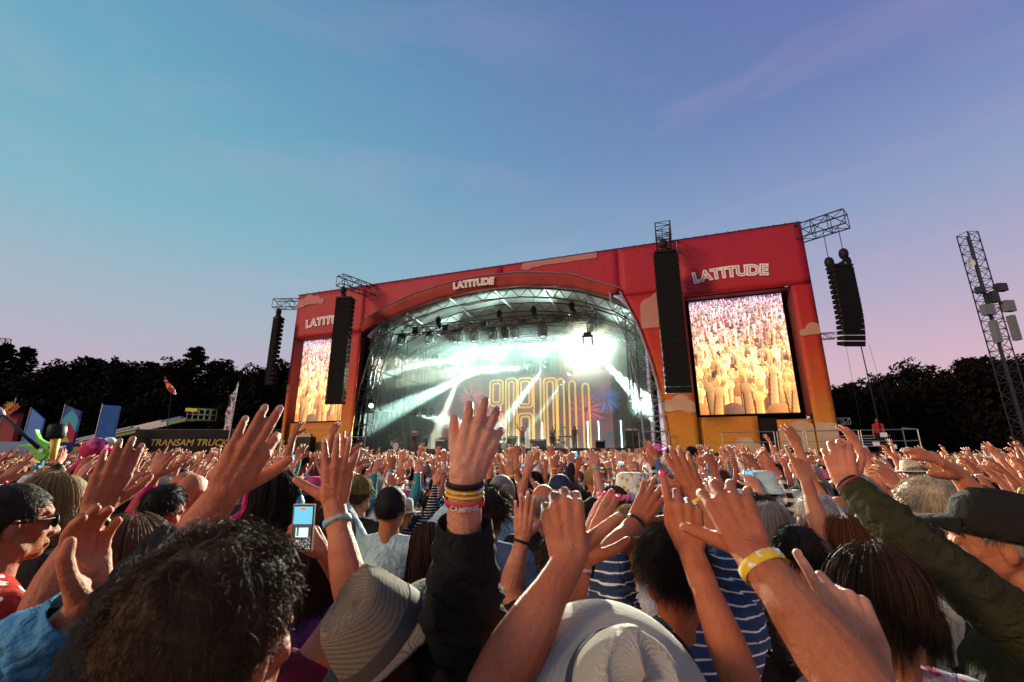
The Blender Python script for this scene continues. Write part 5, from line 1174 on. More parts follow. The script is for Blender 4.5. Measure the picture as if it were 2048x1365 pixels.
def arm_hair(o, E, W, n, seed, r=.05):
    """fine hair on a forearm"""
    me = o.data; rng = random.Random(seed); ax = (W - E); L = ax.length; ax.normalize(); g = G(); cand = [v for v in me.vertices if .0 < (v.co - E).dot(ax) < L * .97 and ((v.co - E) - ax * (v.co - E).dot(ax)).length < r]
    for v in rng.sample(cand, min(n, len(cand))):
        d = (v.normal * .55 + ax * .8 + Vector((rng.gauss(0, .3), rng.gauss(0, .3), rng.gauss(0, .3)))).normalized(); l = rng.uniform(.006, .013); p = v.co.copy(); strip(g, [p, p + d * l * .5 + v.normal * .001, p + d * l], .00014, rng)
    h = ob_m('arm_hair', g.mesh('arm_hair'), M['hair'], o); put(h, hair_tone=(.16, .09, .04))
def hero(label, head=None, base=None, k=1.0, turn=0., arms=(), hair=None, hcol=None, scol='black', pattern='cloth', skin=SKINS[1], tee=True, group=None, wide=1.0, hairmesh=None, collar=None):
    if head: p = D(*head); k = p.z / 1.655; base = (p.x, p.y)
    rz = facing(*base) + turn; Mw = Matrix.Translation((base[0], base[1], 0)) @ Matrix.Rotation(rz, 4, 'Z'); Mi = Mw.inverted(); TAKEN.append((base[0], base[1], .34))
    g = G(); torso_prims(g, k); gh = G(); head_prims(gh, k); parts = [vox(g, .018, 3, None, 'body'), vox(gh, .006, 3, None, 'head'), eyes(k)]; nails = []; sl = []; bands = []; AH = []
    sh = G(); torso_prims(sh, k, .018, legs=False)
    for A in arms:
        side = A['side']; s = 1 if side == 'R' else -1; S = Vector((s * .172, -.005, 1.435)) * k
        if 'S' in A: S = Mi @ D(*A['S'])
        E, W, Tp = Mi @ D(*A['E']), Mi @ D(*A['W']), Mi @ D(*A['tip']); bk = A.get('back'); R3 = Mi.to_3x3()
        back = R3 @ ((Vector((0, 0, HC)) - D(*A['W'])) if bk is None else Vector(bk))
        T = frame(W, Tp - W, back); g = G(); hk = A.get('hk', 1.0); th = A.get('thin', 1.0)
        nl = hand(g, T, side, k=hk, n=12, **A['hand']); forearm(g, E, W, T, hk, th, 14); upperarm(g, S, E, hk, th, 14)
        parts.append(vox(g, .0033, 4, None, 'arm')); LENS.append((label[:30], side, round((E - S).length, 3), round((W - E).length, 3)))
        AH.append((E, W))
        for i, (f_, r) in enumerate(nl): nails.append((f_, r / .0096, A.get('nail', 'nail')))
        sh.ball(S, .066 * k, 12, 8); sh.capsule(S, S.lerp(E, .55), .070 * k, .062 * k, 14, True)
        if 'sleeve' in A:
            fr, r0, r1, r2 = A['sleeve']; C = E.lerp(W, fr) if fr >= 0 else S.lerp(E, 1 + fr); sl.append(sleeve_mesh(S, E, C, r0, r1, r2, len(LENS), A.get('fold', .007)))
        for typ, mt, fr in A.get('bands', ()): bands.append((typ, mt, E.lerp(W, fr) if fr <= 1 else W, (W - E).normalized(), T.to_3x3() @ Vector((1, 0, 0)), hk * th * (.94 + max(0, .92 - fr) * .7)))
    me = join(parts, 'body'); me.materials.append(M['skin']); o = ob('person', me); o.matrix_world = Mw; put(o, skin_tone=skin); tag(o, label, 'person', group)
    c = scol if not isinstance(scol, str) else SCOL[scol]
    q = ob_m('shirt', vox(sh, .012, 3, None, 'shirt', .009, 8), M[pattern], o); put(q, tint=c)
    for m_ in sl: q = ob_m('sleeve', m_, M[pattern], o); put(q, tint=c)
    tr_ = ob_m('trousers', TROUSERS, M['cloth'], o); tr_.scale = (k, k, k); put(tr_, tint=(.02, .025, .05))
    if hair or hairmesh: h = ob_m('hair', hairmesh or HAIR[hair], M['hair'], o); h.scale = (k, k, k); put(h, hair_tone=HCOL[hcol] if isinstance(hcol, str) else hcol)
    for A, (E_, W_) in zip(arms, AH):
        if A.get('hairy'): arm_hair(o, E_, W_, A['hairy'], len(LENS))
    for f_, r, mt in nails:
        q = ob_m('fingernail', NAIL, M[mt], o); q.matrix_local = f_ @ Matrix.Scale(r, 4)
    for typ, mt, c_, z, x, kk in bands:
        x = (x - z * x.dot(z)).normalized(); y = z.cross(x); R_ = Matrix(((x.x, y.x, z.x), (x.y, y.y, z.y), (x.z, y.z, z.z))).to_4x4(); Tm = Matrix.Translation(c_) @ R_ @ Matrix.Scale(kk * .98, 4)
        q = ob_m('watch_strap' if typ == 'watch' else 'wristband', CORD if typ == 'cord' else BAND, M[mt], o); q.matrix_local = Tm @ Matrix.Diagonal((1, 1, 1.5 if typ == 'wide' else 1.0, 1))
        if typ == 'watch': w_ = ob_m('watch', WATCH, M['band_black'], q); w_.matrix_local = Matrix.Rotation(math.pi / 2, 4, 'X') if False else Matrix.Rotation(-math.pi / 2, 4, 'X')
    return o, Mw, k
def text_on_band(o, txt, c, z, x, r, size, mat, nm='lettering'):
    """letters wrapped round a wrist band; c centre, z forearm axis, x sideways (local to o)"""
    x = (x - z * x.dot(z)).normalized(); y = z.cross(x)
    me = glyph(txt, size, size * .03, .0004); vs = []
    for v in me.vertices:
        a = v.co.x / r; rr = r + .0018 - v.co.y; d = y * math.cos(a) + x * math.sin(a); v.co = c + d * rr + z * v.co.z
    return ob(nm, me, o, None, mat)

# big curly head at the bottom left, left arm up
CURLY = curly_locks(33)
hero('man with curly brown hair close in front, back of head, left arm raised', head=(425, 1262, .57), turn=-.25, hairmesh=CURLY, hcol=(.050, .029, .011), scol='black', skin=SKINS[4], arms=[
    dict(side='L', E=(250, 1245, .76), W=(450, 985, .88), tip=(545, 818, .93), hand=dict(curl=((.75, .55, .35), (.12, .25, .2), (.10, .22, .2), (.25, .30, .3)), spread=.10, thumb=.80, thumb_curl=.25), hk=1.0, sleeve=(.62, .07, .066, .056), bands=())])
# man in the straw trilby: right arm in a black sleeve with wrist bands
tri, TM, tk = hero('man in grey woven straw trilby, black sleeved right arm raised with coloured wristbands', head=(785, 1325, .90), turn=.0, hair='crop', hcol='brown', scol='black', skin=SKINS[2], arms=[
    dict(side='R', E=(925, 1250, .86), W=(930, 955, .84), tip=(985, 800, .90), hand=dict(curl=((.30, .6, .5), (.30, .45, .35), (.32, .45, .35), (.45, .6, .4)), spread=.2, thumb=.5, thumb_curl=.1), hk=.98, sleeve=(.70, .085, .080, .052), fold=.009, bands=[('band', 'band_black', .965), ('cord', 'band_print', .925), ('cord', 'band_yellow', .895), ('band', 'band_red', .845)])])
wk_, WKM, _ = hero('bare armed person at left, right hand up with blue lettered wristband', base=(-.67, 1.07), k=.965, hair='short', hcol='dark brown', scol='maroon', skin=SKINS[4], arms=[
    dict(side='R', E=(706, 1205, 1.06), W=(668, 1008, 1.20), tip=(684, 885, 1.24), hand=dict(curl=((.1, .3, .2), (.1, .25, .2), (.1, .2, .2), (.15, .3, .2)), spread=.22, thumb=1.15, thumb_curl=.1), hk=.98, thin=.92, bands=[('wide', 'band_blue', .80)])])
wht, WM, wk = hero('man in a cream fedora at the bottom centre, bare left forearm raised', head=(1240, 1470, .72), hair='crop', hcol='grey', scol='cream', skin=SKINS[1], arms=[
    dict(side='L', E=(988, 1380, .71), W=(1140, 1118, .85), tip=(1118, 985, .92), hand=dict(curl=((.9, .8, .5), (.85, .8, .5), (.8, .8, .5), (.8, .8, .5)), spread=.08, thumb=1.05, thumb_curl=.0), hk=1.06, hairy=1300)])
hero('woman behind the cream fedora, left forearm raised with silver bracelet and pink nails', base=(.33, 1.17), k=.885, hair='long', hcol='brown', scol='black', skin=SKINS[0], arms=[
    dict(side='L', E=(1120, 1335, .99), W=(1166, 1122, 1.05), tip=(1205, 1000, 1.1), back=(-.9, -.4, .1), hand=dict(curl=.12, spread=.1, thumb=.9), hk=.93, thin=.88, nail='nail_pink', bands=[('watch', 'band_silver', .93)])])
hero('man with dark hair in blue and white striped shirt, both arms up', head=(1345, 1125, 1.30), hair='thickfine', hcol='black', scol=(.035, .07, .15), pattern='cloth_stripe', skin=SKINS[5], arms=[
    dict(side='L', E=(1210, 1125, 1.36), W=(1275, 1042, 1.50), tip=(1325, 955, 1.58), hand=dict(curl=.12, spread=.24, thumb=.8), sleeve=(.1, .075, .07, .062), bands=[('watch', 'band_black', .93)]),
    dict(side='R', E=(1465, 1110, 1.42), W=(1392, 990, 1.6), tip=(1350, 900, 1.66), hand=dict(curl=.25, spread=.12, thumb=.8), sleeve=(.1, .075, .07, .062), bands=[('band', 'band_print', .86)])])
hero('person below the frame, right hand pointing up with a pink fingernail', base=(.225, .92), k=.885, hair='long', hcol='blond', scol='navy', skin=SKINS[3], arms=[
    dict(side='R', E=(1490, 1385, .83), W=(1380, 1098, 1.0), tip=(1362, 985, 1.03), hand=dict(curl=((.05, .06, .05), (.9, 1.3, .8), (1.3, 1.4, .9), (1.3, 1.4, .9)), spread=.08, thumb=.45, thumb_curl=.9), hk=.96, thin=.86, hairy=500, nail='nail_pink')])
big, BM, bk = hero('thick bare right arm from the bottom edge, big hand with yellow festival band', base=(.215, .61), k=.92, hair='crop', hcol='grey', scol='grey', skin=SKINS[3], arms=[
    dict(side='R', E=(1745, 1420, .56), W=(1500, 1100, .78), tip=(1440, 965, .88), hand=dict(curl=((.5, .5, .3), (.5, .5, .3), (.5, .5, .3), (.5, .5, .3)), spread=.26, thumb=.85, thumb_curl=.0), hk=1.03, thin=1.0, hairy=1500, bands=[('wide', 'band_print', .86)])])
hero('short person at the lower right, right hand pointing with two fingers', base=(.34, .80), k=.83, hair='bob', hcol='brown', scol='purple', skin=SKINS[2], arms=[
    dict(side='R', E=(1800, 1700, .58), W=(1742, 1318, .72), tip=(1675, 1175, .78), back=(-.2, -.8, .5), hand=dict(curl=((.05, .12, .08), (.7, .9, .6), (1.2, 1.3, .8), (1.3, 1.3, .8)), spread=.1, thumb=.6, thumb_curl=.3), hk=.95, thin=.9)])
cap, CM_, ck = hero('man in dark peaked cap and olive jacket at the right edge, both arms raised', head=(1990, 1078, 1.30), turn=.95, hair='crop', hcol='grey', scol=(.035, .034, .014), skin=SKINS[4], arms=[
    dict(side='L', E=(1828, 1085, 1.22), W=(1692, 965, 1.40), tip=(1668, 880, 1.48), hand=dict(curl=((.6, .7, .4), (.5, .6, .4), (.4, .6, .4), (.4, .6, .4)), spread=.16, thumb=.6), hk=1.03, sleeve=(.90, .075, .064, .044), fold=.008, bands=[('cord', 'band_red', .955), ('watch', 'band_black', .975)]),
    dict(side='R', E=(2010, 1060, 1.46), W=(1912, 945, 1.5), tip=(1815, 880, 1.5), back=(.35, -.6, .75), hand=dict(curl=((.25, .3, .2), (.25, .3, .2), (.3, .3, .2), (.3, .35, .2)), spread=.06, thumb=.55), hk=1.0, sleeve=(.62, .075, .062, .047))])
hero('person at the left edge in a gathered blue sleeve, hand cupped to the right', base=(-.78, .86), k=.84, hair='bob', hcol='dark brown', scol=(.09, .30, .52), skin=SKINS[4], arms=[
    dict(side='L', E=(-40, 1420, .76), W=(178, 1205, .80), tip=(160, 1050, .84), back=(-.95, .25, .15), hand=dict(curl=((.5, .6, .3), (.5, .55, .3), (.45, .55, .3), (.4, .5, .3)), spread=.06, thumb=.55, thumb_curl=.5), hk=.98, sleeve=(.88, .10, .095, .050), fold=.012)])
hero('person at the left with a dark watch, left hand raised and spread', base=(-.87, 1.04), k=.95, hair='thick', hcol='black', scol='black', skin=SKINS[5], arms=[
    dict(side='L', E=(85, 1220, .98), W=(195, 1020, 1.13), tip=(247, 895, 1.18), hand=dict(curl=((.12, .25, .2), (.08, .2, .15), (.1, .2, .15), (.15, .25, .2)), spread=.07, thumb=.85), hk=.98, bands=[('watch', 'band_black', .88)])])
hero('person in black with left palm lifted beside the bald man', base=(.19, 2.02), k=.93, hair='short', hcol='dark brown', scol='black', skin=SKINS[0], arms=[
    dict(side='L', E=(1020, 1175, 1.82), W=(1045, 1078, 1.9), tip=(1050, 985, 1.95), hand=dict(curl=.1, spread=.14, thumb=.9), bands=[('band', 'band_black', .93)])])

# --- hats worn by the three
def fedora(kind):
    """returns crown, band, brim meshes in head-local frame (front +y)"""
    n, mz = 56, 22; H_, rb, rt = (.122, .089, .064) if kind == 'trilby' else (.105, .092, .058); out = []
    def prof(a, t):
        r = (rb + (rt - rb) * t ** 1.4) * (1 - .10 * max(0, (t - .8) / .2) ** 2); x, y = math.cos(a) * r, math.sin(a) * r * 1.17; z = H_ * t
        fr = max(0, math.sin(a)); pinch = math.exp(-((abs(math.cos(a)) - .45) / .25) ** 2) * fr * t; x *= 1 - .48 * pinch
        z *= 1 + .10 * fr * t - .06 * t * (1 - fr); return x, y, z
    g = G(); rings = [[prof(6.28318 * i / n, j / mz) for i in range(n)] for j in range(mz + 1)]
    for s in (.93, .82, .66, .48, .3, .14, .01):
        rings.append([(x * s, y * s, z - .030 * (1 - s) ** .6 * (1.0 if kind == 'trilby' else .55) * (1 if kind == 'trilby' else (.2 + .8 * min(1, abs(x) / .03)))) for x, y, z in rings[mz]])
    for i, r in enumerate(rings):
        g.v += r
        if i: g.f += [((i - 1) * n + k_, (i - 1) * n + (k_ + 1) % n, i * n + (k_ + 1) % n, i * n + k_) for k_ in range(n)]
    out.append(g.mesh('crown', True))
    g = G(); g.v = [(x * 1.02, y * 1.02, z) for j in (0, 2, 4, 6) for x, y, z in rings[j]]
    for j in range(3): g.f += [(j * n + k_, j * n + (k_ + 1) % n, (j + 1) * n + (k_ + 1) % n, (j + 1) * n + k_) for k_ in range(n)]
    out.append(g.mesh('hat_band', True))
    g = G(); W_ = .042 if kind == 'trilby' else .085; m_ = 8
    for sgn in (0, 1):
        for j in range(m_ + 1):
            t = j / m_
            for i in range(n):
                a = 6.28318 * i / n; r = rb * .97 + W_ * t; up = (.55 * (W_ * t) if kind == 'trilby' and math.sin(a) < 0 else -.25 * W_ * t) if kind == 'trilby' else -.05 * t * t + .012 * t * math.sin(2 * a + .5)
                if kind == 'trilby': up = W_ * t * (-.25 + .85 * max(0, -math.sin(a)) ** .7)
                g.v.append((math.cos(a) * r, math.sin(a) * r * 1.12, up + .002 - sgn * .004))
    N_ = (m_ + 1) * n
    for sgn in (0, 1):
        for j in range(m_): g.f += [(sgn * N_ + j * n + k_, sgn * N_ + j * n + (k_ + 1) % n, sgn * N_ + (j + 1) * n + (k_ + 1) % n, sgn * N_ + (j + 1) * n + k_) for k_ in range(n)]
    g.f += [(m_ * n + k_, m_ * n + (k_ + 1) % n, N_ + m_ * n + (k_ + 1) % n, N_ + m_ * n + k_) for k_ in range(n)]
    out.append(g.mesh('brim', True)); return out
def weave_mat(name, a, b, sc=150, rings=True):
    m = N(name); v = m.coord(); w = m.n('ShaderNodeTexWave', wave_type='RINGS', rings_direction='Z'); w.inputs['Scale'].default_value = sc; w.inputs['Distortion'].default_value = 1.6; w.inputs['Detail Scale'].default_value = 6; m.l(v, w.inputs[0])
    w2 = m.n('ShaderNodeTexWave', wave_type='BANDS', bands_direction='Z'); w2.inputs['Scale'].default_value = sc; w2.inputs['Distortion'].default_value = .8; m.l(v, w2.inputs[0])
    sp = m.noise(420, 2, v); h = m.math('ADD', m.math('MULTIPLY', m.math('ADD', w.outputs[1], w2.outputs[1]), .5), m.math('MULTIPLY', sp, .9))
    m.color(m.ramp(h, [(.45, a), (1.15 if False else .95, b)])); m.set(Roughness=.85, Specular_IOR_Level=.2); m.bump(h, .9, .006); return m.m
M['trilby'] = weave_mat('grey_straw', (.06, .05, .04), (.28, .24, .19), 120); M['felt'] = weave_mat('cream_canvas', (.50, .48, .41), (.60, .575, .50), 120)
def wear(o, k, kind, mat, bmat, rot, off=(0, 0, .045), sc=1.0):
    e = bpy.data.objects.new('hat', fedora(kind)[0]); link(e, o); e.data.materials.append(mat); _, b, br = fedora(kind)
    e.matrix_local = Matrix.Translation((HCEN + Vector(off)) * k) @ Matrix.Rotation(rot[2], 4, 'Z') @ Matrix.Rotation(rot[0], 4, 'X') @ Matrix.Rotation(rot[1], 4, 'Y') @ Matrix.Scale(k * sc, 4)
    ob('hat_band', b, e, None, bmat); ob('brim', br, e, None, mat)
wear(tri, tk, 'trilby', M['trilby'], plain('dark_straw_band', (.05, .045, .042), .85), (.72, -.30, -.55), (-.01, -.03, .055), 1.04)
wear(wht, wk, 'fedora', M['felt'], plain('navy_band', (.02, .03, .06), .8), (.80, .05, .12), (.0, -.05, .06), 1.12)
h_ = ob_m('cap', HATS['cap'], M['cloth'], cap); h_.matrix_local = Matrix.Translation((HCEN + Vector((0, -.005, .012))) * ck) @ Matrix.Rotation(.16, 4, 'X') @ Matrix.Scale(ck * 1.08, 4) @ Matrix.Translation(-HCEN); put(h_, tint=(.016, .014, .011))
# lettering on the three festival bands
def band_text(o, A, Mw, fr, txt, size, r, mat):
    Mi = Mw.inverted(); E, W, Tp = Mi @ D(*A[0]), Mi @ D(*A[1]), Mi @ D(*A[2]); z = (W - E).normalized(); c_ = E.lerp(W, fr)
    back = Mi.to_3x3() @ (Vector((0, 0, HC)) - D(*A[1])); y = (back - z * back.dot(z)).normalized(); x = y.cross(z)
    me = glyph(txt, size, size * .02, .0003)
    for v in me.vertices:
        a = v.co.x / r; v.co = c_ + (y * math.cos(a) - x * math.sin(a)) * (r + .0012 - v.co.y) + z * (v.co.z - size * .33)
    o_ = ob('lettering', me, o, None, mat)
band_text(tri, ((925, 1250, .86), (930, 955, .84), (985, 800, .90)), TM, .845, 'CAMPING', .0125, .0385, M['white_plastic'])

band_text(wk_, ((706, 1205, 1.06), (668, 1008, 1.20), (684, 885, 1.24)), WKM, .80, 'WEEKEND', .0125, .0325, M['band_yellow'])

# ------------------------------------------------------------------ people of the second rows, each placed by the head
def sec(px, py, z, label, **k): return at_head(px, py, z, label=label, seed=int(px * 3 + py), **k)
shades = sec(20, 1040, 1.45, 'man with sunglasses and cropped hair at the left edge in a red floral shirt', pose=13, hair='crop', hcol='dark brown', scol=(.42, .03, .02), pattern='cloth_floral', turn=-.5)
def sunglasses(o, dy=0., dz=0., rx=0.):
    g = G()
    for s in (-1, 1):
        g.ball((s * .034, .096, 1.646), (.028, .008, .022), 12, 8); g.rod((s * .060, .088, 1.655), (s * .084, -.005, 1.65), .003, 5)
    g.rod((-.012, .100, 1.652), (.012, .100, 1.652), .003, 5); q = g.build('sunglasses', M['band_black'], o, smooth=True); q.location = (0, dy, dz); q.rotation_euler = (rx, 0, 0)
sunglasses(shades)
sec(118, 1005, 1.95, 'woman with wavy dark blond hair at left, back turned', pose=13, hair='longfine', hcol=(.26, .17, .07), scol='black', turn=-.6)
sec(262, 1115, 1.35, 'woman with smooth light brown hair close at the left', pose=13, hair='bobfine', hcol=(.13, .07, .035), scol='grey')
sec(385, 985, 2.7, 'bald man at left behind the big raised hand', pose=13, hair=None, hcol=None, scol='black', skin=SKINS[4])
sec(330, 1010, 2.45, 'person in bright pink sleeves at left with both fists up', pose=12, hair='short', hcol='black', scol=(.62, .03, .16), sleeve='shirt')
kid = sec(556, 1000, 2.0, 'child with long black hair and blue ear defenders in a green top', pose=13, hair='longfine', hcol='black', scol=(.25, .55, .22))
bp_ = plain('blue_plastic', (.12, .38, .58), .35); g2 = G(); g2.tube([(math.cos(a) * .098, -.005, 1.65 + math.sin(a) * .125) for a in [math.pi * i / 16 for i in range(17)]], .008, 6)
ed = ob('ear_defenders', g2.mesh('headband', True), kid, None, M['band_black'])
for s in (-1, 1): g = G(); g.ball((s * .092, -.005, 1.635), (.024, .036, .045), 12, 8); g.build('ear_cup', bp_, ed, smooth=True)
hero('woman with long brown hair filming with a phone, right hand up', head=(655, 1070, 1.78), hair='longfine', hcol='brown', scol='purple', skin=SKINS[1], arms=[
    dict(side='R', E=(700, 1185, 1.66), W=(645, 1105, 1.57), tip=(612, 1050, 1.555), back=(.75, -.35, .25), hand=dict(curl=((.55, .8, .6), (.55, .8, .6), (.6, .85, .6), (.6, .9, .6)), spread=.06, thumb=.45, thumb_curl=.3), hk=.95, thin=.9)])
sec(782, 1012, 2.55, 'man with dark cropped hair in a pale blue shirt, both arms lifted', pose=11, hair='crop', hcol='black', scol=(.40, .55, .58), sleeve='shirt')
sec(856, 1090, 2.2, 'woman with long smooth brown hair in front of the pale shirt', pose=13, hair='long', hcol='brown', scol='black')
sec(716, 985, 2.9, 'person in an olive flat cap left of the pale shirt', pose=10, hair='short', hcol='brown', scol='black', hat='flatcap', hatcol=(.16, .11, .03))
sec(1087, 1005, 2.65, 'bald man in a black tee at the centre', pose=13, hair='balding', hcol='grey', scol='black', skin=SKINS[4])
sec(1003, 985, 3.0, 'grey haired man in a pale blue shirt at the centre', pose=13, hair='crop', hcol='grey', scol='pale blue')
sec(975, 1020, 2.3, 'man with curly dark hair beside the black sleeve', pose=13, hair='curly', hcol='dark brown', scol='denim')
sec(1265, 1068, 2.0, 'woman with smooth blond hair in a white top at the centre', pose=13, hair='bobfine', hcol='blond', scol='white')
sec(1262, 985, 3.0, 'person in a white bucket hat printed with sunflowers', pose=13, hair='short', hcol='blond', scol='white', hat='bucket', hatcol=(.72, .70, .62), hatmat='cloth_sunflower')
fc = sec(1228, 1010, 2.8, 'woman wearing a pink flower crown beside the sunflower hat', pose=13, hair='wavy', hcol='brown', scol='white')
g = G(); rq = random.Random(8)
for i in range(34): a = 6.283 * i / 34; c_ = HCEN + Vector((math.cos(a) * .092, math.sin(a) * .112, .045 + rq.uniform(-.01, .015))); g.ball(c_, rq.uniform(.012, .02), 7, 5)
ob('flower_crown', g.mesh('flower_crown', True), fc, None, plain('pink_petals', (.65, .12, .25), .7, 0, .5, 60))
sec(1535, 1055, 2.2, 'woman with long straight grey hair right of the striped shirt', pose=13, hair='longfine', hcol='grey', scol='black')
sec(1690, 1085, 2.0, 'woman with reddish brown bobbed hair under the olive sleeve', pose=13, hair='bobfine', hcol='auburn', scol='navy')
sec(1860, 1015, 1.72, 'man with short fair hair in a leaf print shirt at right', pose=13, hair='short', hcol=(.40, .33, .22), scol=(.50, .58, .62), pattern='cloth_leafy', turn=.3)
sec(1748, 1192, 1.08, 'woman with shiny brown hair in a plaid shirt at the lower right', pose=13, hair='bobshort', hcol=(.040, .020, .009), scol=(.50, .50, .55), pattern='cloth_plaid')
sec(1632, 1030, 2.3, 'man with short white hair near the orange cuff', pose=13, hair='short', hcol='white', scol='maroon')
sec(1596, 1100, 1.9, 'dark haired person in black, right hand pointing up beside grey hair', pose=5, hair='short', hcol='black', scol='black')
sec(1528, 975, 3.6, 'person in a pale blue bucket hat at right of centre', pose=2, hair='short', hcol='brown', scol='white', hat='bucket', hatcol=(.40, .55, .60))
sec(1720, 985, 3.0, 'grey haired person in white under the olive jacketed hand', pose=0, hair='short', hcol='grey', scol='white')
sec(600, 925, 5.4, 'person in a dark red top standing above the crowd at left centre', pose=0, hair='tail', hcol='dark brown', scol='maroon')
# children lifted on shoulders
def lifted(px, py, z, label, bearer, **k):
    p = D(px, py, z); o = person((p.x, p.y, p.z - 1.655 * .74), facing(p.x, p.y), .74, label=label, seed=int(px), **k); TAKEN.append((p.x, p.y, .3))
    q = person((p.x, p.y + .06, 0), facing(p.x, p.y), (p.z - .42) / 1.655 * .86 if False else .93, label=bearer, seed=int(px) + 1, pose=13, hair='short', hcol='brown', scol='grey'); return o
lifted(1314, 905, 6.4, 'small child in a pink cowboy hat and white tee on shoulders', 'grown up carrying the child in pink hat', pose=13, hair='short', hcol='blond', scol='white', hat='cowboy', hatcol=(.75, .12, .45))
lifted(1383, 905, 6.6, 'dark haired child in a green tee on shoulders', 'grown up carrying the child in green', pose=13, hair='thick', hcol='dark brown', scol='green')
lifted(1410, 908, 7.4, 'smaller dark haired child behind the child in green', 'grown up carrying the smaller child', pose=13, hair='short', hcol='black', scol='denim')
lifted(1580, 905, 7.8, 'child in pale blue with both arms spread above the crowd', 'grown up carrying the child in pale blue', pose=11, hair='short', hcol='brown', scol='pale blue')

# ------------------------------------------------------------------ things held up
def phone(px, py, z, label, lit=True, tilt=0.):
    p = D(px, py, z); e = tag(empty('phone', p), label, 'phone', 'phones held up'); e.rotation_euler = (PITCH * .3, tilt, 0)
    g = G(); g.box((0, 0, 0), (.074, .009, .152)); g.build('case', M['band_silver'] if lit else M['band_black'], e)
    g = G(); g.box((0, -.0052, 0), (.069, .001, .146)); g.build('bezel', M['band_black'], e)
    g = G(); n_ = 18; ims = np.zeros((36, 18, 3)); ims[:16] = (.12, .45, .62); ims[16:] = (.03, .03, .03); rs = np.random.RandomState(2)
    ims[17:26, 3:15] = (.6, .85, .8); ims[18:25, 4:6] = (.1, .1, .1); ims[26:] = rs.rand(10, 18, 1) ** 3 * np.array((.5, .45, .4)); ims[15:18] = (.05, .04, .05); ims[1:3, 6:11] = (.8, .1, .05)
    o = ob('display', picture_mesh('display', ims, .064, .138), e, (0, -.0062, 0), M['video']); return e
phone(606, 1055, 1.515, 'phone filming the stage, its screen lit, above the curly head')
# fingers of the filming woman round the phone
g = G()
phone(590, 922, 5.0, 'small dark phone held up left of centre', False); phone(1150, 915, 6, 'dark phone held up at the centre', False)
# inflatable guitar
p = D(78, 893, 4.2); e = tag(empty('inflatable_guitar', p), 'green inflatable guitar with black neck held up at left', 'inflatable guitar'); e.rotation_euler = (0, -.08, .2); e.scale = (.72,) * 3
lm = N('lime_vinyl'); lm.color(lm.ramp(lm.noise(9, 2, lm.coord(), .6), [(.3, (.14, .55, .05)), (.6, (.012, .02, .01))], 'CONSTANT')); lm.set(Roughness=.35); lime = lm.m
ax = Vector((-.7071, 0, .7071)); sx = Vector((.7071, 0, .7071)); GP = lambda a, b, y=0.: ax * a + sx * b + Vector((0, y, 0))
out = [(.02, .035), (.10, .055), (.21, .13), (.15, .10), (.07, .075), (.00, .085), (-.07, .11), (-.13, .14), (-.15, .09), (-.17, .02), (-.19, -.06), (-.16, -.12), (-.10, -.12), (-.04, -.085), (.02, -.075), (.09, -.10), (.18, -.15), (.12, -.07), (.06, -.035)]
g = G(); g.prism([GP(a, b, -.035) for a, b in out], (0, 0, 0), (0, .07, 0)); me_ = vox(g, .007, 6, None, 'body'); ob('body', me_, e, None, lime)
g = G(); g.tube([GP(-.03, 0, -.04), GP(.25, 0, -.045), GP(.62, 0, -.045)], [.024, .023, .021], 8); g.build('neck', M['band_black'], e, smooth=True)
g = G(); g.tube([GP(.60, 0, -.045), GP(.66, .01, -.045), GP(.74, .03, -.045)], [.024, .042, .015], 8); g.build('headstock', M['grey_box'], e, smooth=True)
g = G(); g.box(GP(-.09, 0, -.042), (.05, .02, .05)); g.build('bridge', M['band_silver'], e)
# inflatable microphone
p = D(111, 880, 3.9); e = tag(empty('inflatable_microphone', p), 'inflatable microphone with black head and yellow handle', 'inflatable'); e.rotation_euler = (0, -.1, 0)
g = G(); g.lathe([(.005, .14), (.055, .135), (.065, .10), (.065, .03), (.05, .01), (.005, .0)], 16); g.build('head', M['band_black'], e, smooth=True); g = G(); g.lathe([(.005, .012), (.035, .01), (.022, -.17), (.005, -.175)], 12); g.build('handle', M['band_yellow'], e, smooth=True)
# plush toy
p = D(183, 918, 4.6); e = tag(empty('plush_toy', p), 'bright pink plush toy with white muzzle held above heads at left', 'plush toy'); e.rotation_euler = (0, .2, .3)
def plush_mat(): 
    m = N('pink_plush'); v = m.coord(); m.color(m.ramp(m.noise(30, 4, v), [(.3, (.34, .005, .06)), (.7, (.62, .02, .14))])); m.set(Roughness=.95); m.bump(m.noise(120, 3, v), .9, .01); return m.m
pk = plush_mat()
g = G(); g.ball((.06, 0, -.10), (.13, .11, .15), 16, 12); g.build('body', pk, e, smooth=True); g = G(); g.ball((-.02, 0, .09), (.12, .11, .10), 16, 12); g.build('head', pk, e, smooth=True)
g = G(); g.ball((.02, -.06, .15), (.09, .08, .07), 14, 10); g.build('cap', plain('patterned_fabric', (.45, .05, .2), .8, 0, .9, 25), e, smooth=True); g = G(); g.ball((.10, -.03, .21), (.055, .05, .035), 10, 8); g.build('muzzle', M['white_plastic'], e, smooth=True)
for a, b in (((.10, 0, .10), (.19, 0, .08)), ((-.06, 0, -.05), (-.10, 0, -.12)), ((.10, 0, -.2), (.12, -.02, -.27)), ((.0, 0, -.22), (-.02, -.02, -.28))):
    g = G(); g.capsule(a, b, .045, .04, 10); g.build('limb', pk, e, smooth=True)
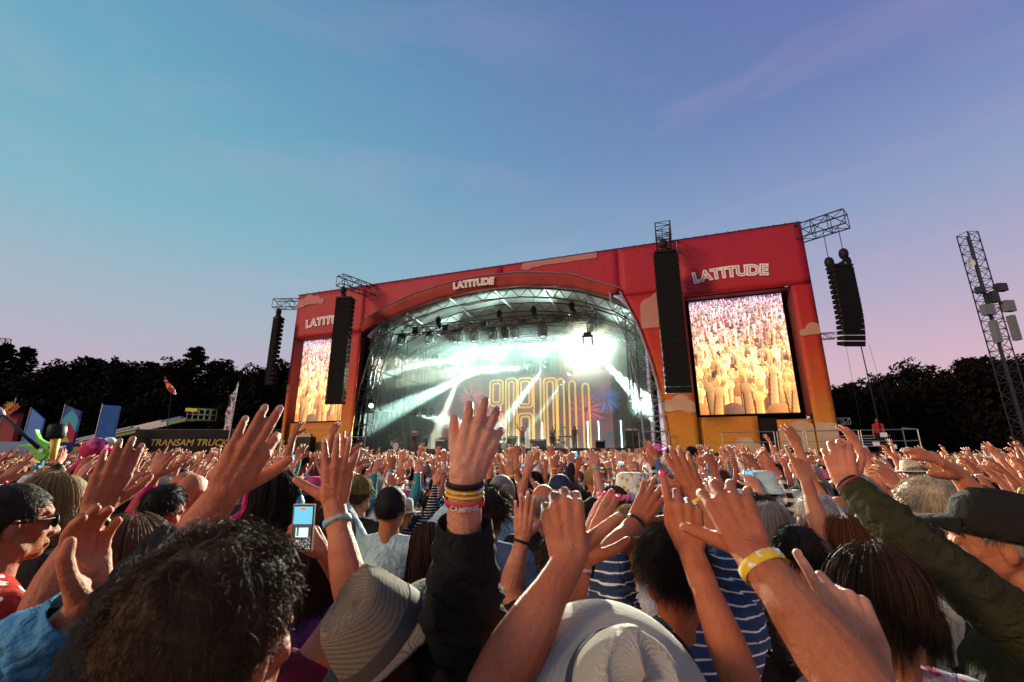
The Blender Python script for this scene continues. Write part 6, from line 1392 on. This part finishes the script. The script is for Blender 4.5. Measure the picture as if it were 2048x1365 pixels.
# ------------------------------------------------------------------ the rest of the crowd: 230 individuals, then the far mass
def project(p):
    v = p - Vector((0, 0, HC)); z = v.y * math.cos(PITCH) + v.z * math.sin(PITCH); y = -v.y * math.sin(PITCH) + v.z * math.cos(PITCH)
    return (CX + FPX * v.x / z, CY - FPX * y / z) if z > .05 else (-9999, 9999)
rc = random.Random(77); spots = []; iy = 0; y = .9
SMi = SM.inverted()
def open_field(x, y):
    q = SMi @ Vector((x, y, 0)); return q.y < -3.4 - (1.5 if q.x > 30 else 0) if -4 < q.x < 47 else y < 36
while y < 37:
    sp = .58 + .004 * y; W_ = y * 1.28 + 1.5; x = -W_ + (iy % 2) * sp * .5
    while x < W_:
        X, Y = x + rc.uniform(-.17, .17), y + rc.uniform(-.15, .15); px, _ = project(Vector((X, Y, 1.7)))
        if -110 < px < 2160 and open_field(X, Y): spots.append((math.hypot(X, Y), X, Y))
        x += sp
    y += sp * .92; iy += 1
spots.sort(); near = []; behind = [(rc.uniform(-7, 7), -yy_ + rc.uniform(-.15, .15)) for yy_ in [.75 + .6 * q for q in range(12)] for _ in range(15)]; far = []  # behind: unseen crowd at the camera's back, put in to shade the foreground
for r, X, Y in spots:
    if r < 1.75: continue
    if r < 9 and any((X - a) ** 2 + (Y - b) ** 2 < (c_ + .14) ** 2 for a, b, c_ in TAKEN): continue
    (near if len(near) < 232 else far).append((X, Y))
GARM = {'cloth': ('tee', 'shirt'), 'cloth_stripe': ('striped tee', 'striped shirt'), 'cloth_check': ('checked tee', 'checked shirt'), 'cloth_floral': ('floral tee', 'floral shirt')}
BANDW = {'band_black': 'black strap', 'band_yellow': 'yellow wristband', 'band_red': 'red wristband', 'band_blue': 'blue wristband', 'band_silver': 'silver watch'}
nph = 0
for i, (X, Y) in enumerate(near):
    d_ = Y
    for _ in range(40):
        pose = rc.choice([0, 0, 1, 2, 2, 3, 4, 4, 5, 6, 7, 8, 9, 10, 11, 12, 12, 14, 15] if d_ > 3.2 else [2, 3, 9, 10, 12, 13, 13, 12, 14, 15, 2]); k = rc.gauss(.965, .045); k = min(max(k, .86), 1.06)
        top = project(Vector((X, Y, PL[pose]['top'] * k)))[1]; lim = 893 if d_ > 5 else (905 + 30 * (5 - d_) / 3)
        if top > lim - rc.random() ** 3 * 40: break
    hair = rc.choice([q for q in HAIR if q not in NEARHAIR]); hc = rc.choices(list(HCOL), (3, 5, 5, 1, 3, 2, 1.2))[0]; sc_ = rc.choices(list(SCOL), (16, 5, 5, 3, 1.6, 4, 1.2, .8, 1.5, 3, .8, .6, 1.2, 3, 2, .6))[0]
    for tr_ in range(60):
        slv = rc.choice(('tee', 'tee', 'shirt')); pat = rc.choice(('cloth',) * 5 + ('cloth_stripe', 'cloth_check', 'cloth_floral')); hat = rc.choice((None,) * 6 + ('bucket', 'cap', 'flatcap', 'brim')); hatc = rc.choice(('black', 'cream', 'white', 'navy', 'denim', 'olive', 'pink'))
        R, L = PL[pose]['R'], PL[pose]['L']; bd = []; up_ = [s for s, q in (('R', R), ('L', L)) if q != 'down']
        if up_ and rc.random() < .75: mt = rc.choice(list(BANDW)); bd = [(rc.choice(up_), 'watch' if mt in ('band_black', 'band_silver') and rc.random() < .5 else 'band', mt, .93)]
        ht = '%s %s' % (hatc, HATNAME[hat]) if hat else HAIRNAME[hair].format(hc)
        lb = 'person with %s in %s %s, %s%s' % (ht, sc_, GARM[pat][slv == 'shirt'], PL[pose]['words'], ', ' + BANDW[bd[0][2]] if bd else '')
        if len(lb.split()) > 16: lb = lb.rsplit(',', 1)[0]; bd = []
        if len(lb.split()) > 16: lb = lb.replace('right arm ', 'right ').replace('person with', 'person,').replace('both arms', 'arms')
        if lb not in used_labels: break
        sc_ = rc.choice(list(SCOL)); hair = rc.choice([q for q in HAIR if q not in NEARHAIR]); hc = rc.choice(list(HCOL))
    used_labels.add(lb)
    po = person((X, Y, 0), facing(X, Y) + rc.uniform(-.3, .3), k, pose, hair if hat is None or hair in ('long', 'wavy', 'bob', 'tail') else 'crop', hc, sc_, lb, 'people in the crowd', slv, pat, hat, hatc, None, bd, None, i, rc.uniform(.94, 1.1), rc.uniform(-.06, .03))

    if nph < 14 and i % 5 == 2 and not bd:
        sd = [q for q, a in (('R', R), ('L', L)) if a in ('up', 'bent', 'fwd', 'high')]
        if sd:
            nph += 1; T = PL[pose]['info'][sd[0]][3]; Mx = Matrix.Translation(po.location) @ po.rotation_euler.to_matrix().to_4x4() @ Matrix.Diagonal((*po.scale, 1)); c_ = Mx @ (T @ Vector((0, .105, -.028)))
            lit_ = nph % 3 == 0; e = phone(1024, 900, 3, 'phone held up by the person with %s in %s%s' % (ht, sc_, ', screen lit' if False else ''), True); e.location = c_; e.rotation_euler = (PITCH * .2, rc.uniform(-.2, .2), po.rotation_euler.z)
# --- far crowd: one mass of small figures
def lp_person(seed):
    r = random.Random(seed); parts = {0: G(), 1: G(), 2: G()}; sk, st, hr = parts[0], parts[1], parts[2]
    sk.ball((0, .02, 1.64), (.075, .09, .105), 7, 5); hr.ball((0, -.02, 1.68), (.090, .108, .102), 7, 5); sk.tube([(0, 0, 1.42), (0, 0, 1.56)], .055, 5, False)
    if r.random() < .4: hr.tube([(0, -.06, 1.66), (0, -.08, 1.45)], [.085, .07], 6)
    st.tube([(0, 0, 1.0), (0, 0, 1.30), (0, 0, 1.46)], [.17, .19, .11], 7, squash=(1, .68))
    for side in (-1, 1):
        q = r.random()
        if q < .32: ud, fd = (.2, .1, -1), (.0, .5, -.6)
        else:
            nm = r.choice(('up', 'up', 'high', 'fwd', 'fwd', 'bent', 'clap', 'wave', 'fist', 'point')); ud, fd = ARMS[nm][:2]
        ud = tuple(a + r.uniform(-.12, .12) for a in ud); fd = tuple(a + r.uniform(-.15, .15) for a in fd)
        S, E, W, f_ = arm_pts('R' if side > 0 else 'L', ud, fd, 1, .02); c_ = S.lerp(E, .55 if r.random() < .7 else 1.0)
        st.tube([S, c_], [.066, .054], 5); sk.tube([c_, E, W], [.045, .043, .028], 5, False)
        h = (f_ + Vector((0, .1, 0))).normalized(); x = h.cross(Vector((0, -1, .4))).normalized(); b_ = x.cross(h)
        sk.tube([W, W + h * .045, W + h * .09], [.03, .042, .036], 4, False, squash=(1, .55)); fist = r.random() < .2
        for k_ in range(4):
            a = (k_ - 1.5) * r.uniform(.12, .3); o_ = W + h * .085 + x * (k_ - 1.5) * .021; sk.tube([o_, o_ + (h * math.cos(a) + x * math.sin(a) - b_ * (1.5 if fist else .2)).normalized() * (.04 if fist else .078)], [.0115, .008], 3)
        sk.tube([W + h * .03 - x * side * .03, W + h * .075 - x * side * .075], [.014, .009], 3)
    V, F, C_ = [], [], []
    for cl, g_ in parts.items():
        k0 = len(V); V += g_.v
        for f in g_.f:
            for j in range(1, len(f) - 1): F.append((f[0] + k0, f[j] + k0, f[j + 1] + k0)); C_.append(cl)
    return np.array(V), np.array(F), np.array(C_)
LP = [lp_person(100 + i) for i in range(14)]; rsn = np.random.RandomState(5)
VV, FF, CC = [], [], []; nv = 0
sk_a, st_a, hr_a = np.array(SKINS[:6]), np.array(list(SCOL.values())), np.array(list(HCOL.values()))
for X, Y in far + behind:
    V, F, C_ = LP[rsn.randint(14)]; a = facing(X, Y) + rsn.normal(0, .3); k = np.clip(rsn.normal(.955, .065), .82, 1.10); c_, s_ = math.cos(a), math.sin(a)
    Q = V * k; VV.append(np.stack([Q[:, 0] * c_ - Q[:, 1] * s_ + X, Q[:, 0] * s_ + Q[:, 1] * c_ + Y, Q[:, 2]], -1)); FF.append(F + nv); nv += len(V)
    pal = np.stack([sk_a[rsn.randint(6)] * rsn.uniform(.45, 1.05) * np.array([1, rsn.uniform(.95, 1.35), rsn.uniform(1, 1.8)]), st_a[rsn.choice(16, p=np.array([11, 4, 4, 2, 2, 2.5, 1, .8, 1.2, 2, .6, .6, 1, 2.3, 1.4, .6]) / 37.0)], hr_a[rsn.choice(7, p=[.2, .28, .22, .06, .12, .08, .04])]]); CC.append(pal[C_])
VV, FF, CC = np.concatenate(VV), np.concatenate(FF), np.concatenate(CC)
me = bpy.data.meshes.new('crowd'); me.vertices.add(len(VV)); me.vertices.foreach_set('co', VV.ravel()); me.loops.add(FF.size); me.loops.foreach_set('vertex_index', FF.ravel().astype(np.int32)); me.polygons.add(len(FF)); me.polygons.foreach_set('loop_start', np.arange(0, FF.size, 3, dtype=np.int32)); me.update(calc_edges=True)
at_ = me.attributes.new('tint', 'FLOAT_COLOR', 'FACE'); at_.data.foreach_set('color', np.concatenate([CC, np.ones((len(CC), 1))], 1).ravel()); me.polygons.foreach_set('use_smooth', [True] * len(FF))
m = N('far_people'); a_ = m.n('ShaderNodeAttribute', attribute_name='tint'); m.color(m.mix(m.rng(m.noise(7, 3), .3, .7, 0, .3), a_.outputs['Color'], (.05, .02, .015))); m.set(Roughness=.65, Specular_IOR_Level=.3)
tag(ob('crowd', me, None, None, m.m), 'dense far crowd of raised hands in front of the stage', 'crowd', kind='stuff')

# ------------------------------------------------------------------ people on the stage and the platform
def perf(u, w, z, rot, label, **k): p = SP(u, w, z); return person(tuple(p), SA + math.pi + rot, k.pop('k', 1.0), label=label, seed=int(u * 10), **k)
perf(20.6, 4.2, 2.5, .1, 'singer in a red outfit with arms up at the stage centre', pose=11, hair='curly', hcol='auburn', scol='red', sleeve='shirt')
perf(23.0, 4.6, 2.5, .2, 'musician in blue behind the drums right of the singer', pose=10, hair='short', hcol='brown', scol='denim')
perf(24.8, 4.4, 2.5, -.3, 'slim musician in black standing at the keyboard', pose=13, hair='long', hcol='black', scol='black')
perf(23.6, 2.0, 2.2, 2.9, 'crouched figure in black at the stage front', pose=13, hair='short', hcol='black', scol='black', k=.8)
perf(12.2, 1.6, 2.3, .5, 'camera operator in black at the left of the stage', pose=9, hair='short', hcol='black', scol='black', k=.85)
p = SP(42.6, -.4, 2.18); person(tuple(p), SA + math.pi - .5, 1.03, 13, 'crop', 'dark brown', 'red', 'steward in a red polo leaning on platform railing beyond the stage', seed=3, skin=SKINS[5])
print('LENS', LENS); print('near', len(near), 'far', len(far), 'tris', len(FF))
